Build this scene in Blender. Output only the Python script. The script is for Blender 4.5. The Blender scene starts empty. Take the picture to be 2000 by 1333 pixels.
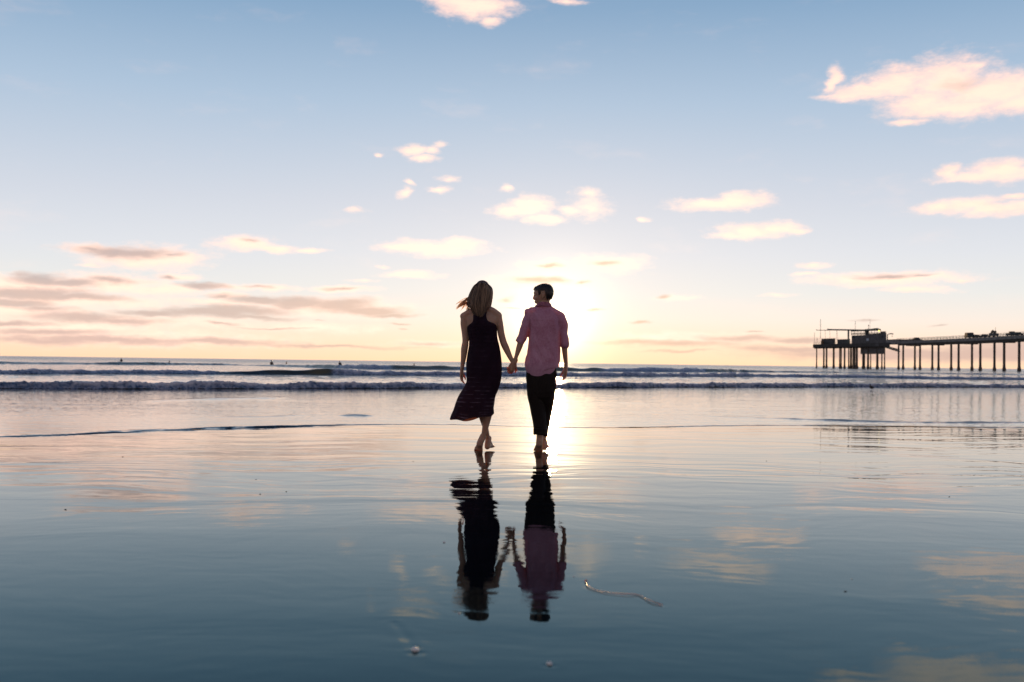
import bpy, bmesh, math, random
import numpy as np
from mathutils import Vector, Matrix

random.seed(7)
sc = bpy.context.scene
C = sc.collection
R = math.radians

# ------------------------------------------------------------------ camera
FPX, CX, CY = 1944.0, 1000.0, 666.5          # a 35 mm lens, measured on a 2000 px wide frame
CAM = Vector((0.0, 0.0, 0.89))
PITCH = math.atan(41.7 / FPX)
ROLL = math.atan(0.0129)
_f = Vector((0, math.cos(PITCH), math.sin(PITCH)))
_u0 = Vector((0, -math.sin(PITCH), math.cos(PITCH)))
_r0 = Vector((1, 0, 0))
_r = _r0 * math.cos(ROLL) + _u0 * math.sin(ROLL)
_u = -_r0 * math.sin(ROLL) + _u0 * math.cos(ROLL)
cam_d = bpy.data.cameras.new("camera")
cam_d.sensor_width = 36.0
cam_d.lens = 36.0 * FPX / 2000.0
cam_d.clip_start = 0.1
cam_d.clip_end = 30000
cam_d.dof.use_dof = True
cam_d.dof.focus_distance = 10.0
cam_d.dof.aperture_fstop = 2.8
cam = bpy.data.objects.new("camera", cam_d)
C.objects.link(cam)
M = Matrix.Identity(4)
for i in range(3):
    M[i][0], M[i][1], M[i][2], M[i][3] = _r[i], _u[i], -_f[i], CAM[i]
cam.matrix_world = M
sc.camera = cam

def ray(x, y):
    d = _r * ((x - CX) / FPX) - _u * ((y - CY) / FPX) + _f
    return d
def P(x, y, Y=10.0):
    """world point seen at photo pixel x,y at distance Y ahead"""
    d = ray(x, y)
    return CAM + d * (Y / d.y)
def hz(x):
    return 708.2 + 0.0129 * (x - 1000)

SEA = -0.085
SLOPE = math.tan(R(1.0))
def sand_z(y):
    return -SLOPE * (y - 10.0)

def lin(c):
    return tuple((v / 255 / 12.92) if v / 255 <= 0.04045 else (((v / 255) + 0.055) / 1.055) ** 2.4 for v in c)

# ------------------------------------------------------------------ world
SUN_PX = (1081, 632)
sd = ray(*SUN_PX).normalized()
SUN_EL = math.asin(sd.z)
SUN_AZ = math.atan2(sd.x, sd.y)

w = bpy.data.worlds.new("World")
sc.world = w
w.use_nodes = True
nt = w.node_tree
nt.nodes.clear()
L = nt.links

class NB:
    """little node-building helper"""
    def __init__(s, nt): s.nt = nt
    def n(s, t, **k):
        x = s.nt.nodes.new(t)
        for a, b in k.items(): setattr(x, a, b)
        return x
    def put(s, sock, v):
        if v is None: return
        if isinstance(v, bpy.types.NodeSocket): s.nt.links.new(v, sock)
        else:
            if isinstance(v, (tuple, list)) and len(v) == 3 and sock.type == 'RGBA': v = (*v, 1)
            sock.default_value = v
    def m(s, op, a, b=None, c=None, clamp=False):
        x = s.n('ShaderNodeMath', operation=op); x.use_clamp = clamp
        for i, v in enumerate((a, b, c)): s.put(x.inputs[i], v)
        return x.outputs[0]
    def v(s, op, a, b=None, c=None, out=0):
        x = s.n('ShaderNodeVectorMath', operation=op)
        for i, v in enumerate((a, b, c)):
            if v is not None: s.put(x.inputs[i], v)
        return x.outputs[out]
    def mix(s, f, a, b, bt='MIX', clamp=False):
        x = s.n('ShaderNodeMix', data_type='RGBA', blend_type=bt)
        x.clamp_result = clamp
        s.put(x.inputs[0], f); s.put(x.inputs[6], a); s.put(x.inputs[7], b)
        return x.outputs[2]
    def sstep(s, x, lo, hi):
        n = s.n('ShaderNodeMapRange', interpolation_type='SMOOTHSTEP')
        s.put(n.inputs[0], x); s.put(n.inputs[1], lo); s.put(n.inputs[2], hi)
        return n.outputs[0]
    def noise(s, vec, scale, detail=3, rough=0.5, dist=0.0, col=False, dim='3D'):
        n = s.n('ShaderNodeTexNoise', noise_dimensions=dim)
        s.put(n.inputs['Vector'], vec); n.inputs['Scale'].default_value = scale
        n.inputs['Detail'].default_value = detail; n.inputs['Roughness'].default_value = rough
        n.inputs['Distortion'].default_value = dist
        return n.outputs[1 if col else 0]
    def xyz(s, x, y, z=0.0):
        n = s.n('ShaderNodeCombineXYZ')
        for i, v in enumerate((x, y, z)): s.put(n.inputs[i], v)
        return n.outputs[0]
    def ramp(s, f, stops, interp='LINEAR'):
        n = s.n('ShaderNodeValToRGB'); s.put(n.inputs[0], f)
        cr = n.color_ramp; cr.interpolation = interp
        while len(cr.elements) < len(stops): cr.elements.new(0.5)
        for e, (p, c) in zip(cr.elements, stops):
            e.position = p; e.color = (*c, 1)
        return n.outputs[0]

W = NB(nt)
tc = W.n('ShaderNodeTexCoord')
dirv = W.v('NORMALIZE', tc.outputs['Generated'])
sx = W.n('ShaderNodeSeparateXYZ'); L.new(dirv, sx.inputs[0])
dx, dy, dz = sx.outputs
az = W.m('ARCTAN2', dx, dy)
el = W.m('ARCSINE', dz)
uv = W.xyz(az, el, 0.0)

def azel(x, y):
    d = ray(x, y).normalized()
    return math.atan2(d.x, d.y), math.asin(d.z)

elc = W.m('MULTIPLY', W.m('MAXIMUM', el, 0.0), 1 / 1.6)
S = [(0.0, (252, 213, 178)), (.020, (251, 221, 196)), (.045, (238, 227, 217)), (.07, (225, 225, 223)), (.107, (215, 218, 224)),
     (.157, (201, 207, 218)), (.254, (166, 187, 209)), (.345, (128, 160, 191)), (.60, (64, 106, 150)), (1.57, (38, 68, 110))]
sky = W.ramp(elc, [(p / 1.6, lin(c)) for p, c in S])
# the half of the sky behind the photographer is dimmer
back = W.sstep(dy, -0.75, 0.35)
eastc = W.ramp(elc, [(0, (.44, .31, .29)), (.12, (.40, .30, .32)), (.30, (.24, .25, .32)), (1, (.04, .08, .16))])
sky = W.mix(back, eastc, sky)
# glow round the low sun
cosang = W.v('DOT_PRODUCT', dirv, tuple(sd), out=1)
ang = W.m('ARCCOSINE', W.m('MINIMUM', cosang, 1.0))
def expf(a, k): return W.m('EXPONENT', W.m('MULTIPLY', a, -1.0 / k))
g1 = expf(ang, 0.13); g2 = expf(ang, 0.0165)
glow = W.v('SCALE', (0.13, 0.085, 0.045)); L.new(g1, glow.node.inputs[3])
glow2 = W.v('SCALE', (5.0, 3.9, 2.3)); L.new(g2, glow2.node.inputs[3])
sky = W.v('ADD', sky, W.v('ADD', glow, glow2))
# physically based sky adds its share
ns = W.n('ShaderNodeTexSky', sky_type='NISHITA')
ns.sun_disc = False
ns.sun_elevation = SUN_EL
ns.sun_rotation = SUN_AZ
ns.altitude = 0; ns.air_density = 1.0; ns.dust_density = 0.6; ns.ozone_density = 1.5
nis = W.v('SCALE', ns.outputs[0]); nis.node.inputs[3].default_value = 0.005
sky = W.v('ADD', sky, nis)

# clouds: ellipses in (azimuth, elevation), warped by noise
warp1 = W.v('SUBTRACT', W.noise(W.v('MULTIPLY', uv, (1, 2.2, 1)), 22, 4, .55, col=True), (.5, .5, .5))
uvw = W.v('ADD', uv, W.v('MULTIPLY', warp1, (.034, .0125, 0)))
fine = W.noise(W.v('MULTIPLY', uv, (1, 2.3, 1)), 62, 6, .66)
fine2 = W.noise(W.v('MULTIPLY', uv, (1, 4.5, 1)), 30, 4, .6)

def field(lst):
    cur = None
    for e in lst:
        x, y, rx, ry = e[:4]
        k = e[4] if len(e) > 4 else 1.0
        a, b = azel(x, y)
        sxk = FPX / rx * math.cos(a) ** 2 if False else FPX / rx
        syk = FPX / ry
        v = W.v('MULTIPLY_ADD', uvw, (sxk, syk, 0), (-a * sxk, -b * syk, 0))
        l = W.v('LENGTH', v, out=1)
        if k != 1.0: l = W.m('ADD', l, 1.0 - k)
        cur = l if cur is None else W.m('SMOOTH_MIN', cur, l, 0.18)
    return W.m('SUBTRACT', 1.0, cur)

bright = [
 (925, 8, 75, 26), (900, -8, 70, 22), (962, 42, 24, 10, .85), (1110, 2, 45, 8, .6), (1000,-30,120,20,.8),
 (1640, 186, 50, 7, .6), (1632, 160, 13, 24), (1660, 185, 35, 12), (1700, 176, 60, 17), (1755, 165, 62, 30), (1850, 160, 75, 42),
 (1810, 205, 70, 24), (1885, 200, 85, 26), (1775, 238, 35, 8, .9), (1950, 178, 95, 30), (2010, 195, 80, 20), (1912, 128, 22, 14, .6),
 (1858, 336, 20, 13), (1900, 344, 60, 9), (1962, 332, 52, 19), (2040, 330, 70, 16),
 (1835, 405, 45, 8), (1890, 402, 55, 13), (1950, 409, 60, 13), (1980, 385, 30, 6, .8),
 (1405, 399, 80, 13), (1445, 390, 52, 13), (1470, 453, 68, 14), (1520, 446, 42, 11), (1430, 461, 45, 8), (1545, 450, 30, 6),
 (1040, 402, 36, 20), (1012, 412, 45, 13), (1062, 430, 36, 10), (1110, 412, 28, 10, .75), (1148, 375, 34, 14, .62), (1150, 405, 60, 34, .5),
 (1260, 428, 12, 6, .8), (980, 368, 18, 10, .6),
 (808, 295, 26, 10), (848, 297, 22, 9, .9), (832, 312, 30, 8, .9), (740, 302, 14, 5, .6), (860, 282, 26, 14, .45),
 (784, 376, 16, 11, .8), (803, 358, 10, 8, .7), (860, 374, 34, 7, .7), (875, 353, 30, 12, .45), (700, 412, 34, 8, .45),
 (285, 503, 100, 20), (190, 488, 60, 12), (345, 505, 50, 14), (180, 520, 40, 6, .6),
 (478, 477, 58, 14), (530, 486, 50, 9), (605, 491, 36, 6, .8),
 (845, 486, 90, 14), (905, 478, 38, 12), (790, 484, 45, 8), (800, 536, 65, 8, .8), (745, 520, 18, 5, .5), (710, 548, 40, 5, .5),
 (1190, 514, 70, 16), (1075, 517, 55, 9), (1045, 551, 85, 14), (1140, 551, 45, 9, .9), (985, 582, 40, 14, .7),
 (1590, 519, 36, 8, .7), (1575, 536, 30, 5, .6), (1730, 546, 130, 13), (1790, 567, 75, 7, .7), (1882, 551, 20, 4, .8),
 (1515, 577, 45, 5, .6), (1320, 582, 60, 7, .6),
 (50, 562, 130, 20), (210, 553, 110, 16), (310, 565, 80, 12, .9), (110, 585, 190, 15), (60, 610, 120, 12),(340,541,60,8,.8),(440,560,70,7,.8),
 (520, 560, 80, 7, .8), (440, 577, 45, 8, .8), (670, 564, 60, 8, .9), (300, 630, 220, 14, .7), (160, 640, 200, 12, .8), (640, 600, 160, 20, .9), (420,590,150,10,.6),
 (240, 660, 330, 18, .8), (620, 640, 200, 14, .5), (850, 672, 120, 8, .6), (1350, 660, 200, 14, .6),
]
grey = [
 (238, 492, 92, 13), (180, 485, 40, 8, .8), (330, 497, 40, 8, .6), (485, 471, 40, 7, .45),
 (85, 546, 48, 11, 1.1), (140, 552, 45, 9, 1.1), (215, 548, 70, 9, .7), (55, 573, 110, 12, 1.1), (140, 580, 100, 9), (15, 592, 70, 10, 1.1), (80, 604, 90, 9, .7),
 (160, 620, 100, 10), (240, 628, 120, 9, .8), (30, 631, 75, 6, .9), (90, 650, 160, 9, .8), (300, 612, 70, 7), (400, 611, 120, 11), (470, 606, 100, 12), (500, 620, 110, 7, .8),
 (505, 585, 60, 9, 1.1), (590, 590, 80, 12, 1.1), (660, 596, 70, 14, 1.1), (720, 606, 75, 10, 1.1), (765, 615, 50, 5),
 (395, 558, 45, 7, 1.05), (322, 541, 26, 5, .8), (432, 579, 34, 6, .8), (500, 558, 50, 5, .6), (672, 564, 42, 5, .7),
 (210, 664, 230, 9, .9), (90, 666, 160, 10, .8), (420, 668, 200, 8, .8), (650, 676, 220, 5, .7), (840, 672, 110, 6, .6), (530, 641, 90, 3, .7), (430, 634, 50, 4, .6),
 (790, 634, 32, 4, .7), (795, 646, 18, 3, .6), (625, 627, 20, 3, .5),
 (1250, 670, 130, 7, .7), (1330, 672, 140, 9, .8), (1440, 662, 130, 9, .85), (1560, 664, 110, 7, .8), (1560, 682, 140, 10, .9), (1740, 692, 260, 16, 1.0), (1960, 690, 220, 18, 1.0), (1330, 686, 120, 4, .6), (2050,680,150,25,1),
 (1185, 513, 45, 8, .75), (1070, 517, 36, 5, .7), (1045, 549, 62, 9, .85), (1140, 550, 24, 5, .75), (985, 583, 22, 7, .8), (1000, 603, 35, 3, .5), (1085,547,40,9,.8),
 (1730, 541, 75, 7, .75), (1800, 540, 30, 5, .6), (1302, 580, 24, 5, .75), (1250, 632, 27, 4, .8), (1160, 604, 35, 4, .5), (1690, 628, 40, 4, .6), (1835, 634, 26, 3, .7), (1480, 648, 30, 2.5, .6),
 (1880, 165, 85, 22, .42),
]
fb = W.m('ADD', field(bright), W.m('MULTIPLY_ADD', W.m('SUBTRACT', fine, .5), 1.45, .26))
ab = W.m('MULTIPLY', W.sstep(fb, -0.28, 1.05), W.m('MULTIPLY_ADD', fine2, .6, .66, clamp=True))
fg = W.m('ADD', field(grey), W.m('ADD', W.m('MULTIPLY_ADD', W.m('SUBTRACT', fine, .5), .45, .2), W.m('MULTIPLY', W.m('SUBTRACT', fine2, .5), .9)))
ag = W.m('MULTIPLY', W.sstep(fg, -0.15, 0.95), 0.82)
# wispy texture across the whole front sky
wisp = W.m('MULTIPLY', W.sstep(W.noise(W.v('MULTIPLY', uvw, (1, 3.0, 1)), 9, 6, .6), .54, .85), .16)
hi = W.sstep(el, .04, .30)
bc = W.mix(hi, (1.32, .88, .69), (1.24, .81, .655))
bc = W.mix(W.m('MULTIPLY', W.sstep(W.noise(W.v('MULTIPLY', uvw, (1, 2.2, 1)), 38, 4, .6), .42, .72), .42), bc, (.86, .66, .60))
bc = W.mix(g1, bc, (1.55, 1.18, .92))
gc = W.ramp(W.m('MULTIPLY', W.m('MAXIMUM', el, 0.0), 4), [(0, lin((205, 172, 162))), (.2, lin((200, 178, 168))), (.35, lin((176, 163, 163))), (.55, lin((190, 168, 160))), (1, lin((214, 190, 180)))])
gc = W.mix(W.m('MULTIPLY', g1, 1.25, clamp=True), gc, (.98, .66, .43))
cs = W.mix(W.m('MULTIPLY', wisp, back), sky, bc)
cs = W.mix(W.m('MULTIPLY', ab, back), cs, bc)
cs = W.mix(W.m('MULTIPLY', ag, back), cs, gc)
bg = W.n('ShaderNodeBackground'); L.new(cs, bg.inputs[0]); bg.inputs[1].default_value = 1.0
wo = W.n('ShaderNodeOutputWorld'); L.new(bg.outputs[0], wo.inputs[0])
w.cycles.sampling_method = 'MANUAL'
w.cycles.sample_map_resolution = 1024

# ------------------------------------------------------------------ sun
sl = bpy.data.lights.new("sun", 'SUN')
sl.energy = 3.4
sl.angle = R(0.53)
sl.color = (1.0, 0.62, 0.30)
so = bpy.data.objects.new("sun", sl)
C.objects.link(so)
so.rotation_euler = (-sd).to_track_quat('-Z', 'Y').to_euler()
so.location = (5, 40, 12)

sc.view_settings.view_transform = 'Standard'
sc.view_settings.look = 'None'
sc.view_settings.exposure = 0.14
sc.view_settings.gamma = 1.0
sc.render.film_transparent = False
sc.cycles.use_denoising = True
sc.cycles.max_bounces = 6
sc.cycles.sample_clamp_indirect = 6.0
sc.cycles.blur_glossy = 0.2

# ------------------------------------------------------------------ helpers
def tag(o, label=None, cat=None, group=None, kind=None):
    if label: o['label'] = label
    if cat: o['category'] = cat
    if group: o['group'] = group
    if kind: o['kind'] = kind
    return o
def empty(name, loc, rz=0.0):
    o = bpy.data.objects.new(name, None)
    C.objects.link(o); o.location = loc; o.rotation_euler = (0, 0, rz)
    o.empty_display_size = 0.2
    return o
def link(name, me, mat=None, parent=None, smooth=True):
    o = bpy.data.objects.new(name, me)
    C.objects.link(o)
    if mat is not None:
        me.materials.clear(); me.materials.append(mat)
    if parent is not None: o.parent = parent
    if smooth: me.polygons.foreach_set('use_smooth', [True] * len(me.polygons))
    return o
def bm_obj(name, bm, mat, parent=None, origin=None, smooth=False):
    """bm in world coordinates; origin = world location of parent (or of the object itself)"""
    me = bpy.data.meshes.new(name)
    if origin is not None:
        bmesh.ops.translate(bm, vec=-Vector(origin), verts=bm.verts)
    bm.to_mesh(me); bm.free()
    o = link(name, me, mat, parent, smooth)
    if parent is None and origin is not None: o.location = origin
    return o

def mat(name, color, rough=.6, **k):
    m = bpy.data.materials.new(name); m.use_nodes = True
    b = m.node_tree.nodes['Principled BSDF']
    b.inputs['Base Color'].default_value = (*color, 1)
    b.inputs['Roughness'].default_value = rough
    for a, v in k.items():
        b.inputs[a.replace('_', ' ')].default_value = v
    return m
def noisy(m, scale, amt, bump=0.0, bscale=None, bdist=0.01, stretch=(1, 1, 1), detail=4):
    """break up base colour by noise, add bump"""
    n = NB(m.node_tree); b = m.node_tree.nodes['Principled BSDF']
    t = n.n('ShaderNodeTexCoord')
    vec = n.v('MULTIPLY', t.outputs['Object'], stretch)
    c = tuple(b.inputs['Base Color'].default_value)[:3]
    f = n.noise(vec, scale, detail, .6)
    col = n.mix(n.sstep(f, .3, .7), tuple(x * (1 - amt) for x in c), tuple(min(1, x * (1 + amt)) for x in c))
    m.node_tree.links.new(col, b.inputs['Base Color'])
    if bump:
        h = n.noise(vec, bscale or scale * 3, 4, .6)
        bp = n.n('ShaderNodeBump'); bp.inputs['Strength'].default_value = bump; bp.inputs['Distance'].default_value = bdist
        m.node_tree.links.new(h, bp.inputs['Height']); m.node_tree.links.new(bp.outputs[0], b.inputs['Normal'])
    return m

# numpy noise
def _hash(ix, iy, s):
    h = (ix.astype(np.int64) * 374761393 + iy.astype(np.int64) * 668265263 + s * 982451653) & 0xffffffff
    h = ((h ^ (h >> 13)) * 1274126177) & 0xffffffff
    h = h ^ (h >> 16)
    return (h & 0xffff) / 65535.0
def vnoise(x, y, s=0):
    ix = np.floor(x); iy = np.floor(y)
    fx = x - ix; fy = y - iy
    fx = fx * fx * (3 - 2 * fx); fy = fy * fy * (3 - 2 * fy)
    a = _hash(ix, iy, s); b = _hash(ix + 1, iy, s); c = _hash(ix, iy + 1, s); d = _hash(ix + 1, iy + 1, s)
    return a + (b - a) * fx + (c - a) * fy + (a - b - c + d) * fx * fy
def fbm(x, y, o=4, s=0, g=.5):
    t = 0; a = 1; n = 0
    for i in range(o):
        t = t + a * vnoise(x * 2 ** i + 17.3 * i, y * 2 ** i + 5.1 * i, s + i); n += a; a *= g
    return t / n * 2 - 1
def sst(x, a, b):
    t = np.clip((x - a) / (b - a), 0, 1); return t * t * (3 - 2 * t)

def grid_mesh(name, X, Y, Z, attrs=None):
    r, c = X.shape
    co = np.stack([X, Y, Z], -1).reshape(-1, 3).astype(np.float32)
    me = bpy.data.meshes.new(name)
    i = np.arange(r * c).reshape(r, c)
    q = np.stack([i[:-1, :-1], i[:-1, 1:], i[1:, 1:], i[1:, :-1]], -1).reshape(-1)
    nf = (r - 1) * (c - 1)
    me.vertices.add(r * c); me.vertices.foreach_set('co', co.ravel())
    me.loops.add(nf * 4); me.loops.foreach_set('vertex_index', q.astype(np.int32))
    me.polygons.add(nf)
    me.polygons.foreach_set('loop_start', (np.arange(nf) * 4).astype(np.int32))
    me.polygons.foreach_set('loop_total', np.full(nf, 4, np.int32))
    me.polygons.foreach_set('use_smooth', np.ones(nf, bool))
    me.update(calc_edges=True)
    for k, v in (attrs or {}).items():
        a = me.attributes.new(k, 'FLOAT', 'POINT'); a.data.foreach_set('value', v.astype(np.float32).ravel())
    return me

# ------------------------------------------------------------------ wet sand
# film of water on sand: mirror with long soft ripples
def film_material(name, base, ior):
    m = bpy.data.materials.new(name); m.use_nodes = True
    n = NB(m.node_tree); b = m.node_tree.nodes['Principled BSDF']; l = m.node_tree.links
    t = n.n('ShaderNodeTexCoord'); o = t.outputs['Object']
    s = n.n('ShaderNodeSeparateXYZ'); l.new(o, s.inputs[0]); X, Y = s.outputs[0], s.outputs[1]
    wob = n.v('SUBTRACT', n.noise(o, .45, 3, .5, col=True), (.5, .5, .5))
    ow = n.v('ADD', o, n.v('MULTIPLY', wob, (0, 2.0, 0)))
    # crest bands (long in X), strong at 5.5-9 m, dying out towards the camera and in the thin swash
    band = n.noise(n.v('MULTIPLY', ow, (.45, 2.1, 1)), 1.0, 1, .35)
    band2 = n.noise(n.v('MULTIPLY', ow, (1.2, 5.5, 1)), 1.0, 1, .4)
    tiny = n.noise(n.v('MULTIPLY', ow, (7, 9.5, 1)), 1.0, 1, .4)
    broad = n.noise(n.v('MULTIPLY', ow, (.25, .8, 1)), 1.0, 2, .5)
    near = n.sstep(Y, 3.2, 6.8)
    patch = n.sstep(n.noise(n.v('MULTIPLY', o, (.5, .8, 1)), 1.0, 2, .5), .35, .65)
    h = n.m('MULTIPLY', n.m('MULTIPLY', band, near), .0052)
    h = n.m('ADD', h, n.m('MULTIPLY', n.m('MULTIPLY', band2, near), n.m('MULTIPLY_ADD', patch,   .0015, .0002)))
    h = n.m('ADD', h, n.m('MULTIPLY', tiny, .00058))
    h = n.m('ADD', h, n.m('MULTIPLY', broad, .0068))
    ring = n.m('MULTIPLY', n.sstep(Y, 6.2, 7.4), n.m('SUBTRACT', 1.0, n.sstep(Y, 8.2, 9.4)))
    h = n.m('ADD', h, n.m('MULTIPLY', n.m('MULTIPLY', band2, ring), .0034))
    # faint diagonal drainage streaks in the foreground
    rot = n.n('ShaderNodeMapping'); l.new(o, rot.inputs[0]); rot.inputs['Rotation'].default_value = (0, 0, R(-24)); rot.inputs['Scale'].default_value = (.35, 7, 1)
    st = n.noise(rot.outputs[0], 1.5, 2, .5)
    h = n.m('ADD', h, n.m('MULTIPLY', st, .00030))
    bp = n.n('ShaderNodeBump'); bp.inputs['Strength'].default_value = 1.0; bp.inputs['Distance'].default_value = 1.0
    l.new(h, bp.inputs['Height'])
    gr = n.v('SUBTRACT', n.noise(o, 240, 2, .6, col=True), (.5, .5, .5))      # sand grain telegraphing through the film
    gk = n.m('MULTIPLY_ADD', n.sstep(n.noise(rot.outputs[0], .8, 3, .6), .4, .65), .030, .006)
    nrm = n.v('NORMALIZE', n.v('ADD', bp.outputs[0], n.v('MULTIPLY', gr, n.xyz(gk, gk, 0.0))))
    c = n.mix(n.sstep(st, .35, .7), tuple(v * .8 for v in base), tuple(v * 1.25 for v in base))
    # thin water over dark sand: mirror strength by Fresnel; steeper views pick up the water's teal
    fr = n.n('ShaderNodeFresnel'); fr.inputs['IOR'].default_value = ior; l.new(nrm, fr.inputs['Normal'])
    di = n.n('ShaderNodeBsdfDiffuse'); l.new(c, di.inputs[0])
    gl = n.n('ShaderNodeBsdfGlossy'); gl.inputs['Roughness'].default_value = .004; l.new(nrm, gl.inputs['Normal'])
    l.new(n.mix(n.sstep(fr.outputs[0], .06, .62), (.50, .82, .92), (1, 1, 1)), gl.inputs[0])
    mx = n.n('ShaderNodeMixShader'); l.new(fr.outputs[0], mx.inputs[0]); l.new(di.outputs[0], mx.inputs[1]); l.new(gl.outputs[0], mx.inputs[2])
    l.new(mx.outputs[0], m.node_tree.nodes['Material Output'].inputs[0])
    return m
m_sand = film_material('wet_sand', (.001, .0035, .005), 1.24)
def sea_y(x, y):
    d = ray(x, y); return (SEA - CAM.z) / d.z * d.y
EDGE = [(-1500, 870), (-400, 862), (0, 855), (139, 850), (230, 845), (361, 839), (574, 834), (816, 825), (1000, 833), (1200, 840), (1440, 829), (1600, 831), (2000, 836), (2600, 846), (3600, 860)]
def edge_of(a):
    return np.interp(1000 + a * FPX, [e[0] for e in EDGE], [sea_y(*e) for e in EDGE])
def edge_soft(a):
    return sum(edge_of(a + o) for o in (-.09, -.06, -.03, 0, .03, .06, .09)) / 7
def beach(X, Y):
    a = np.clip(X / np.maximum(Y, 4), -1.2, 1.2)
    E = edge_soft(a)
    y0, z0 = 8.0, -SLOPE * (8.0 - 10); L_ = E - y0
    t = (Y - y0) / L_; tc_ = np.clip(t, 0, 1); z1 = SEA - .004
    h = (2*tc_**3 - 3*tc_**2 + 1) * z0 + (tc_**3 - 2*tc_**2 + tc_) * L_ * -SLOPE + (-2*tc_**3 + 3*tc_**2) * z1 + (tc_**3 - tc_**2) * L_ * -.015
    return np.where(t < 0, -SLOPE * (Y - 10), np.where(t > 1, z1 - .012 * (Y - E), h))
ys = np.concatenate([np.linspace(-300, -6, 20), np.linspace(-5, 1.9, 40), np.arange(2.0, 3.9, .008), np.linspace(3.95, 24, 330), [26, 30, 40]])
xs = np.concatenate([np.linspace(-400, -20, 12), np.linspace(-19, -.7, 130), np.arange(-.65, .75, .008), np.linspace(.8, 19, 130), np.linspace(20, 400, 12)])
XX, YY = np.meshgrid(xs, ys)
ZZ = beach(XX, YY)
ZZ = np.where(YY < -5, -SLOPE * (-15.0) + (-YY - 5) * .03, ZZ)
def ground(x, y):
    """sand point seen at photo pixel x,y"""
    d = ray(x, y); Y = 5.0
    for _ in range(30):
        z = float(beach(np.array(d.x / d.y * Y), np.array(Y))); Y = (z - CAM.z) / d.z * d.y
    return Vector((d.x / d.y * Y, Y, z))
def furrow(pts, wd, dp, lipw=2.2):
    global ZZ
    g_ = [ground(*p) for p in pts]
    best = np.full(XX.shape, 9.0)
    for p0, p1 in zip(g_, g_[1:]):
        dx, dy = p1.x - p0.x, p1.y - p0.y
        t = np.clip(((XX - p0.x) * dx + (YY - p0.y) * dy) / (dx * dx + dy * dy), 0, 1)
        best = np.minimum(best, np.hypot(XX - p0.x - t * dx, YY - p0.y - t * dy))
    ZZ = ZZ - dp * np.exp(-(best / wd) ** 2) + dp * .3 * np.exp(-((best - wd * lipw) / wd) ** 2)
KELP = [(1144.5, 1136.7), (1148, 1147), (1165.5, 1155), (1190, 1160), (1225, 1163), (1246, 1163.7), (1260, 1171), (1274, 1177.7), (1293, 1183)]
furrow([(770, 1216), (786, 1234), (800, 1252), (809, 1266)], .011, .0005)
furrow(KELP, .010, .0004)
furrow([(808, 1276), (818, 1277)], .014, .0006)
furrow([(1068, 1301), (1079, 1301)], .010, .0005)
sand = link('wet_sand', grid_mesh('wet_sand', XX, YY, ZZ), m_sand)
tag(sand, kind='structure')

# ------------------------------------------------------------------ sea
NA = 1150
aa = np.concatenate([np.linspace(-1.3, -.56, 50)[:-1], np.linspace(-.56, .56, NA), np.linspace(.56, 1.3, 50)[1:]])
pxa = 1000 + aa * FPX
def curve(pts, fn=sea_y):
    xs_ = [p[0] for p in pts]; v = [fn(p[0], p[1]) for p in pts]
    return np.interp(pxa, xs_, v)
E0 = edge_soft(aa)
E0 = E0 + .10 * fbm(aa * 9, aa * 0, 4, 11) + .10 * fbm(aa * 70, aa * 0, 3, 12) + .035 * fbm(aa * 320, aa * 0, 2, 13)
C1 = curve([(-500, 760), (0, 759), (250, 760), (500, 759.5), (750, 759), (1000, 757.5), (1500, 757), (1750, 757), (2000, 758), (2600, 760)])
C1 = C1 + (.35 * fbm(aa * 25, aa * 0, 4, 21) + .16 * fbm(aa * 160, aa * 0, 3, 24)) * C1 / 35
C2 = curve([(-500, 731), (0, 731), (200, 731.2), (560, 732.5), (720, 733.5), (900, 735), (1250, 736), (1500, 736.5), (1700, 738.5), (1850, 741), (2000, 743), (2600, 750)])
C2 = C2 + 1.0 * fbm(aa * 14, aa * 0, 3, 22)
C3 = curve([(-500, 710), (0, 711.2), (300, 713), (450, 713.5), (600, 718), (720, 721.5), (900, 723), (1000, 724.5), (1300, 727), (1450, 727.5), (1700, 729.5), (2000, 733), (2600, 742)])
C3 = C3 + 2.0 * fbm(aa * 10, aa * 0, 3, 23)
rows = []
def seg(A, B, n, last=False):
    t = np.linspace(0, 1, n, endpoint=last)
    for q in t: rows.append(A + (B - A) * q)
seg(E0, E0 + .14, 12)
seg(E0 + .14, E0 + 6, 170)
seg(E0 + 6, C1 - .3, 70)
seg(C1 - .3, C1 + 1.3, 85)
seg(C1 + 1.3, C1 + 6, 60)
seg(C1 + 6, C2 - .5, 45)
seg(C2 - .5, C2 + 2.4, 60)
seg(C2 + 2.4, C3 - .8, 55)
seg(C3 - .8, C3 + 5, 50)
Bg = 200.0 + 0 * aa
seg(C3 + 5, Bg, 60)
far = 200 * (9000 / 200) ** np.linspace(0, 1, 190)
for q in far: rows.append(q + 0 * aa)
SY = np.array(rows)
SX = SY * aa[None, :]
AA = np.broadcast_to(aa, SY.shape); PX = 1000 + AA * FPX
base = np.maximum(SEA, beach(SX, SY) + .003)
Z = base.copy()
# rounded front lip of the swash
e = SY - E0
Z += np.where(e < .14, -.009 + .019 * np.sin(np.clip(e / .07, 0, 1) * math.pi / 2), .010 * np.exp(-np.clip(e - .14, 0, 9) / .12)) * (.10 + 1.0 * vnoise(SX * .9, SX * 0 + 3, 5) * (.35 + .9 * vnoise(SX * 4.5, SX * 0 + 3, 6)) * (.14 + .86 * (1 - sst(PX, 700, 880)) + .1 * sst(PX, 1250, 1500)))
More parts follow.
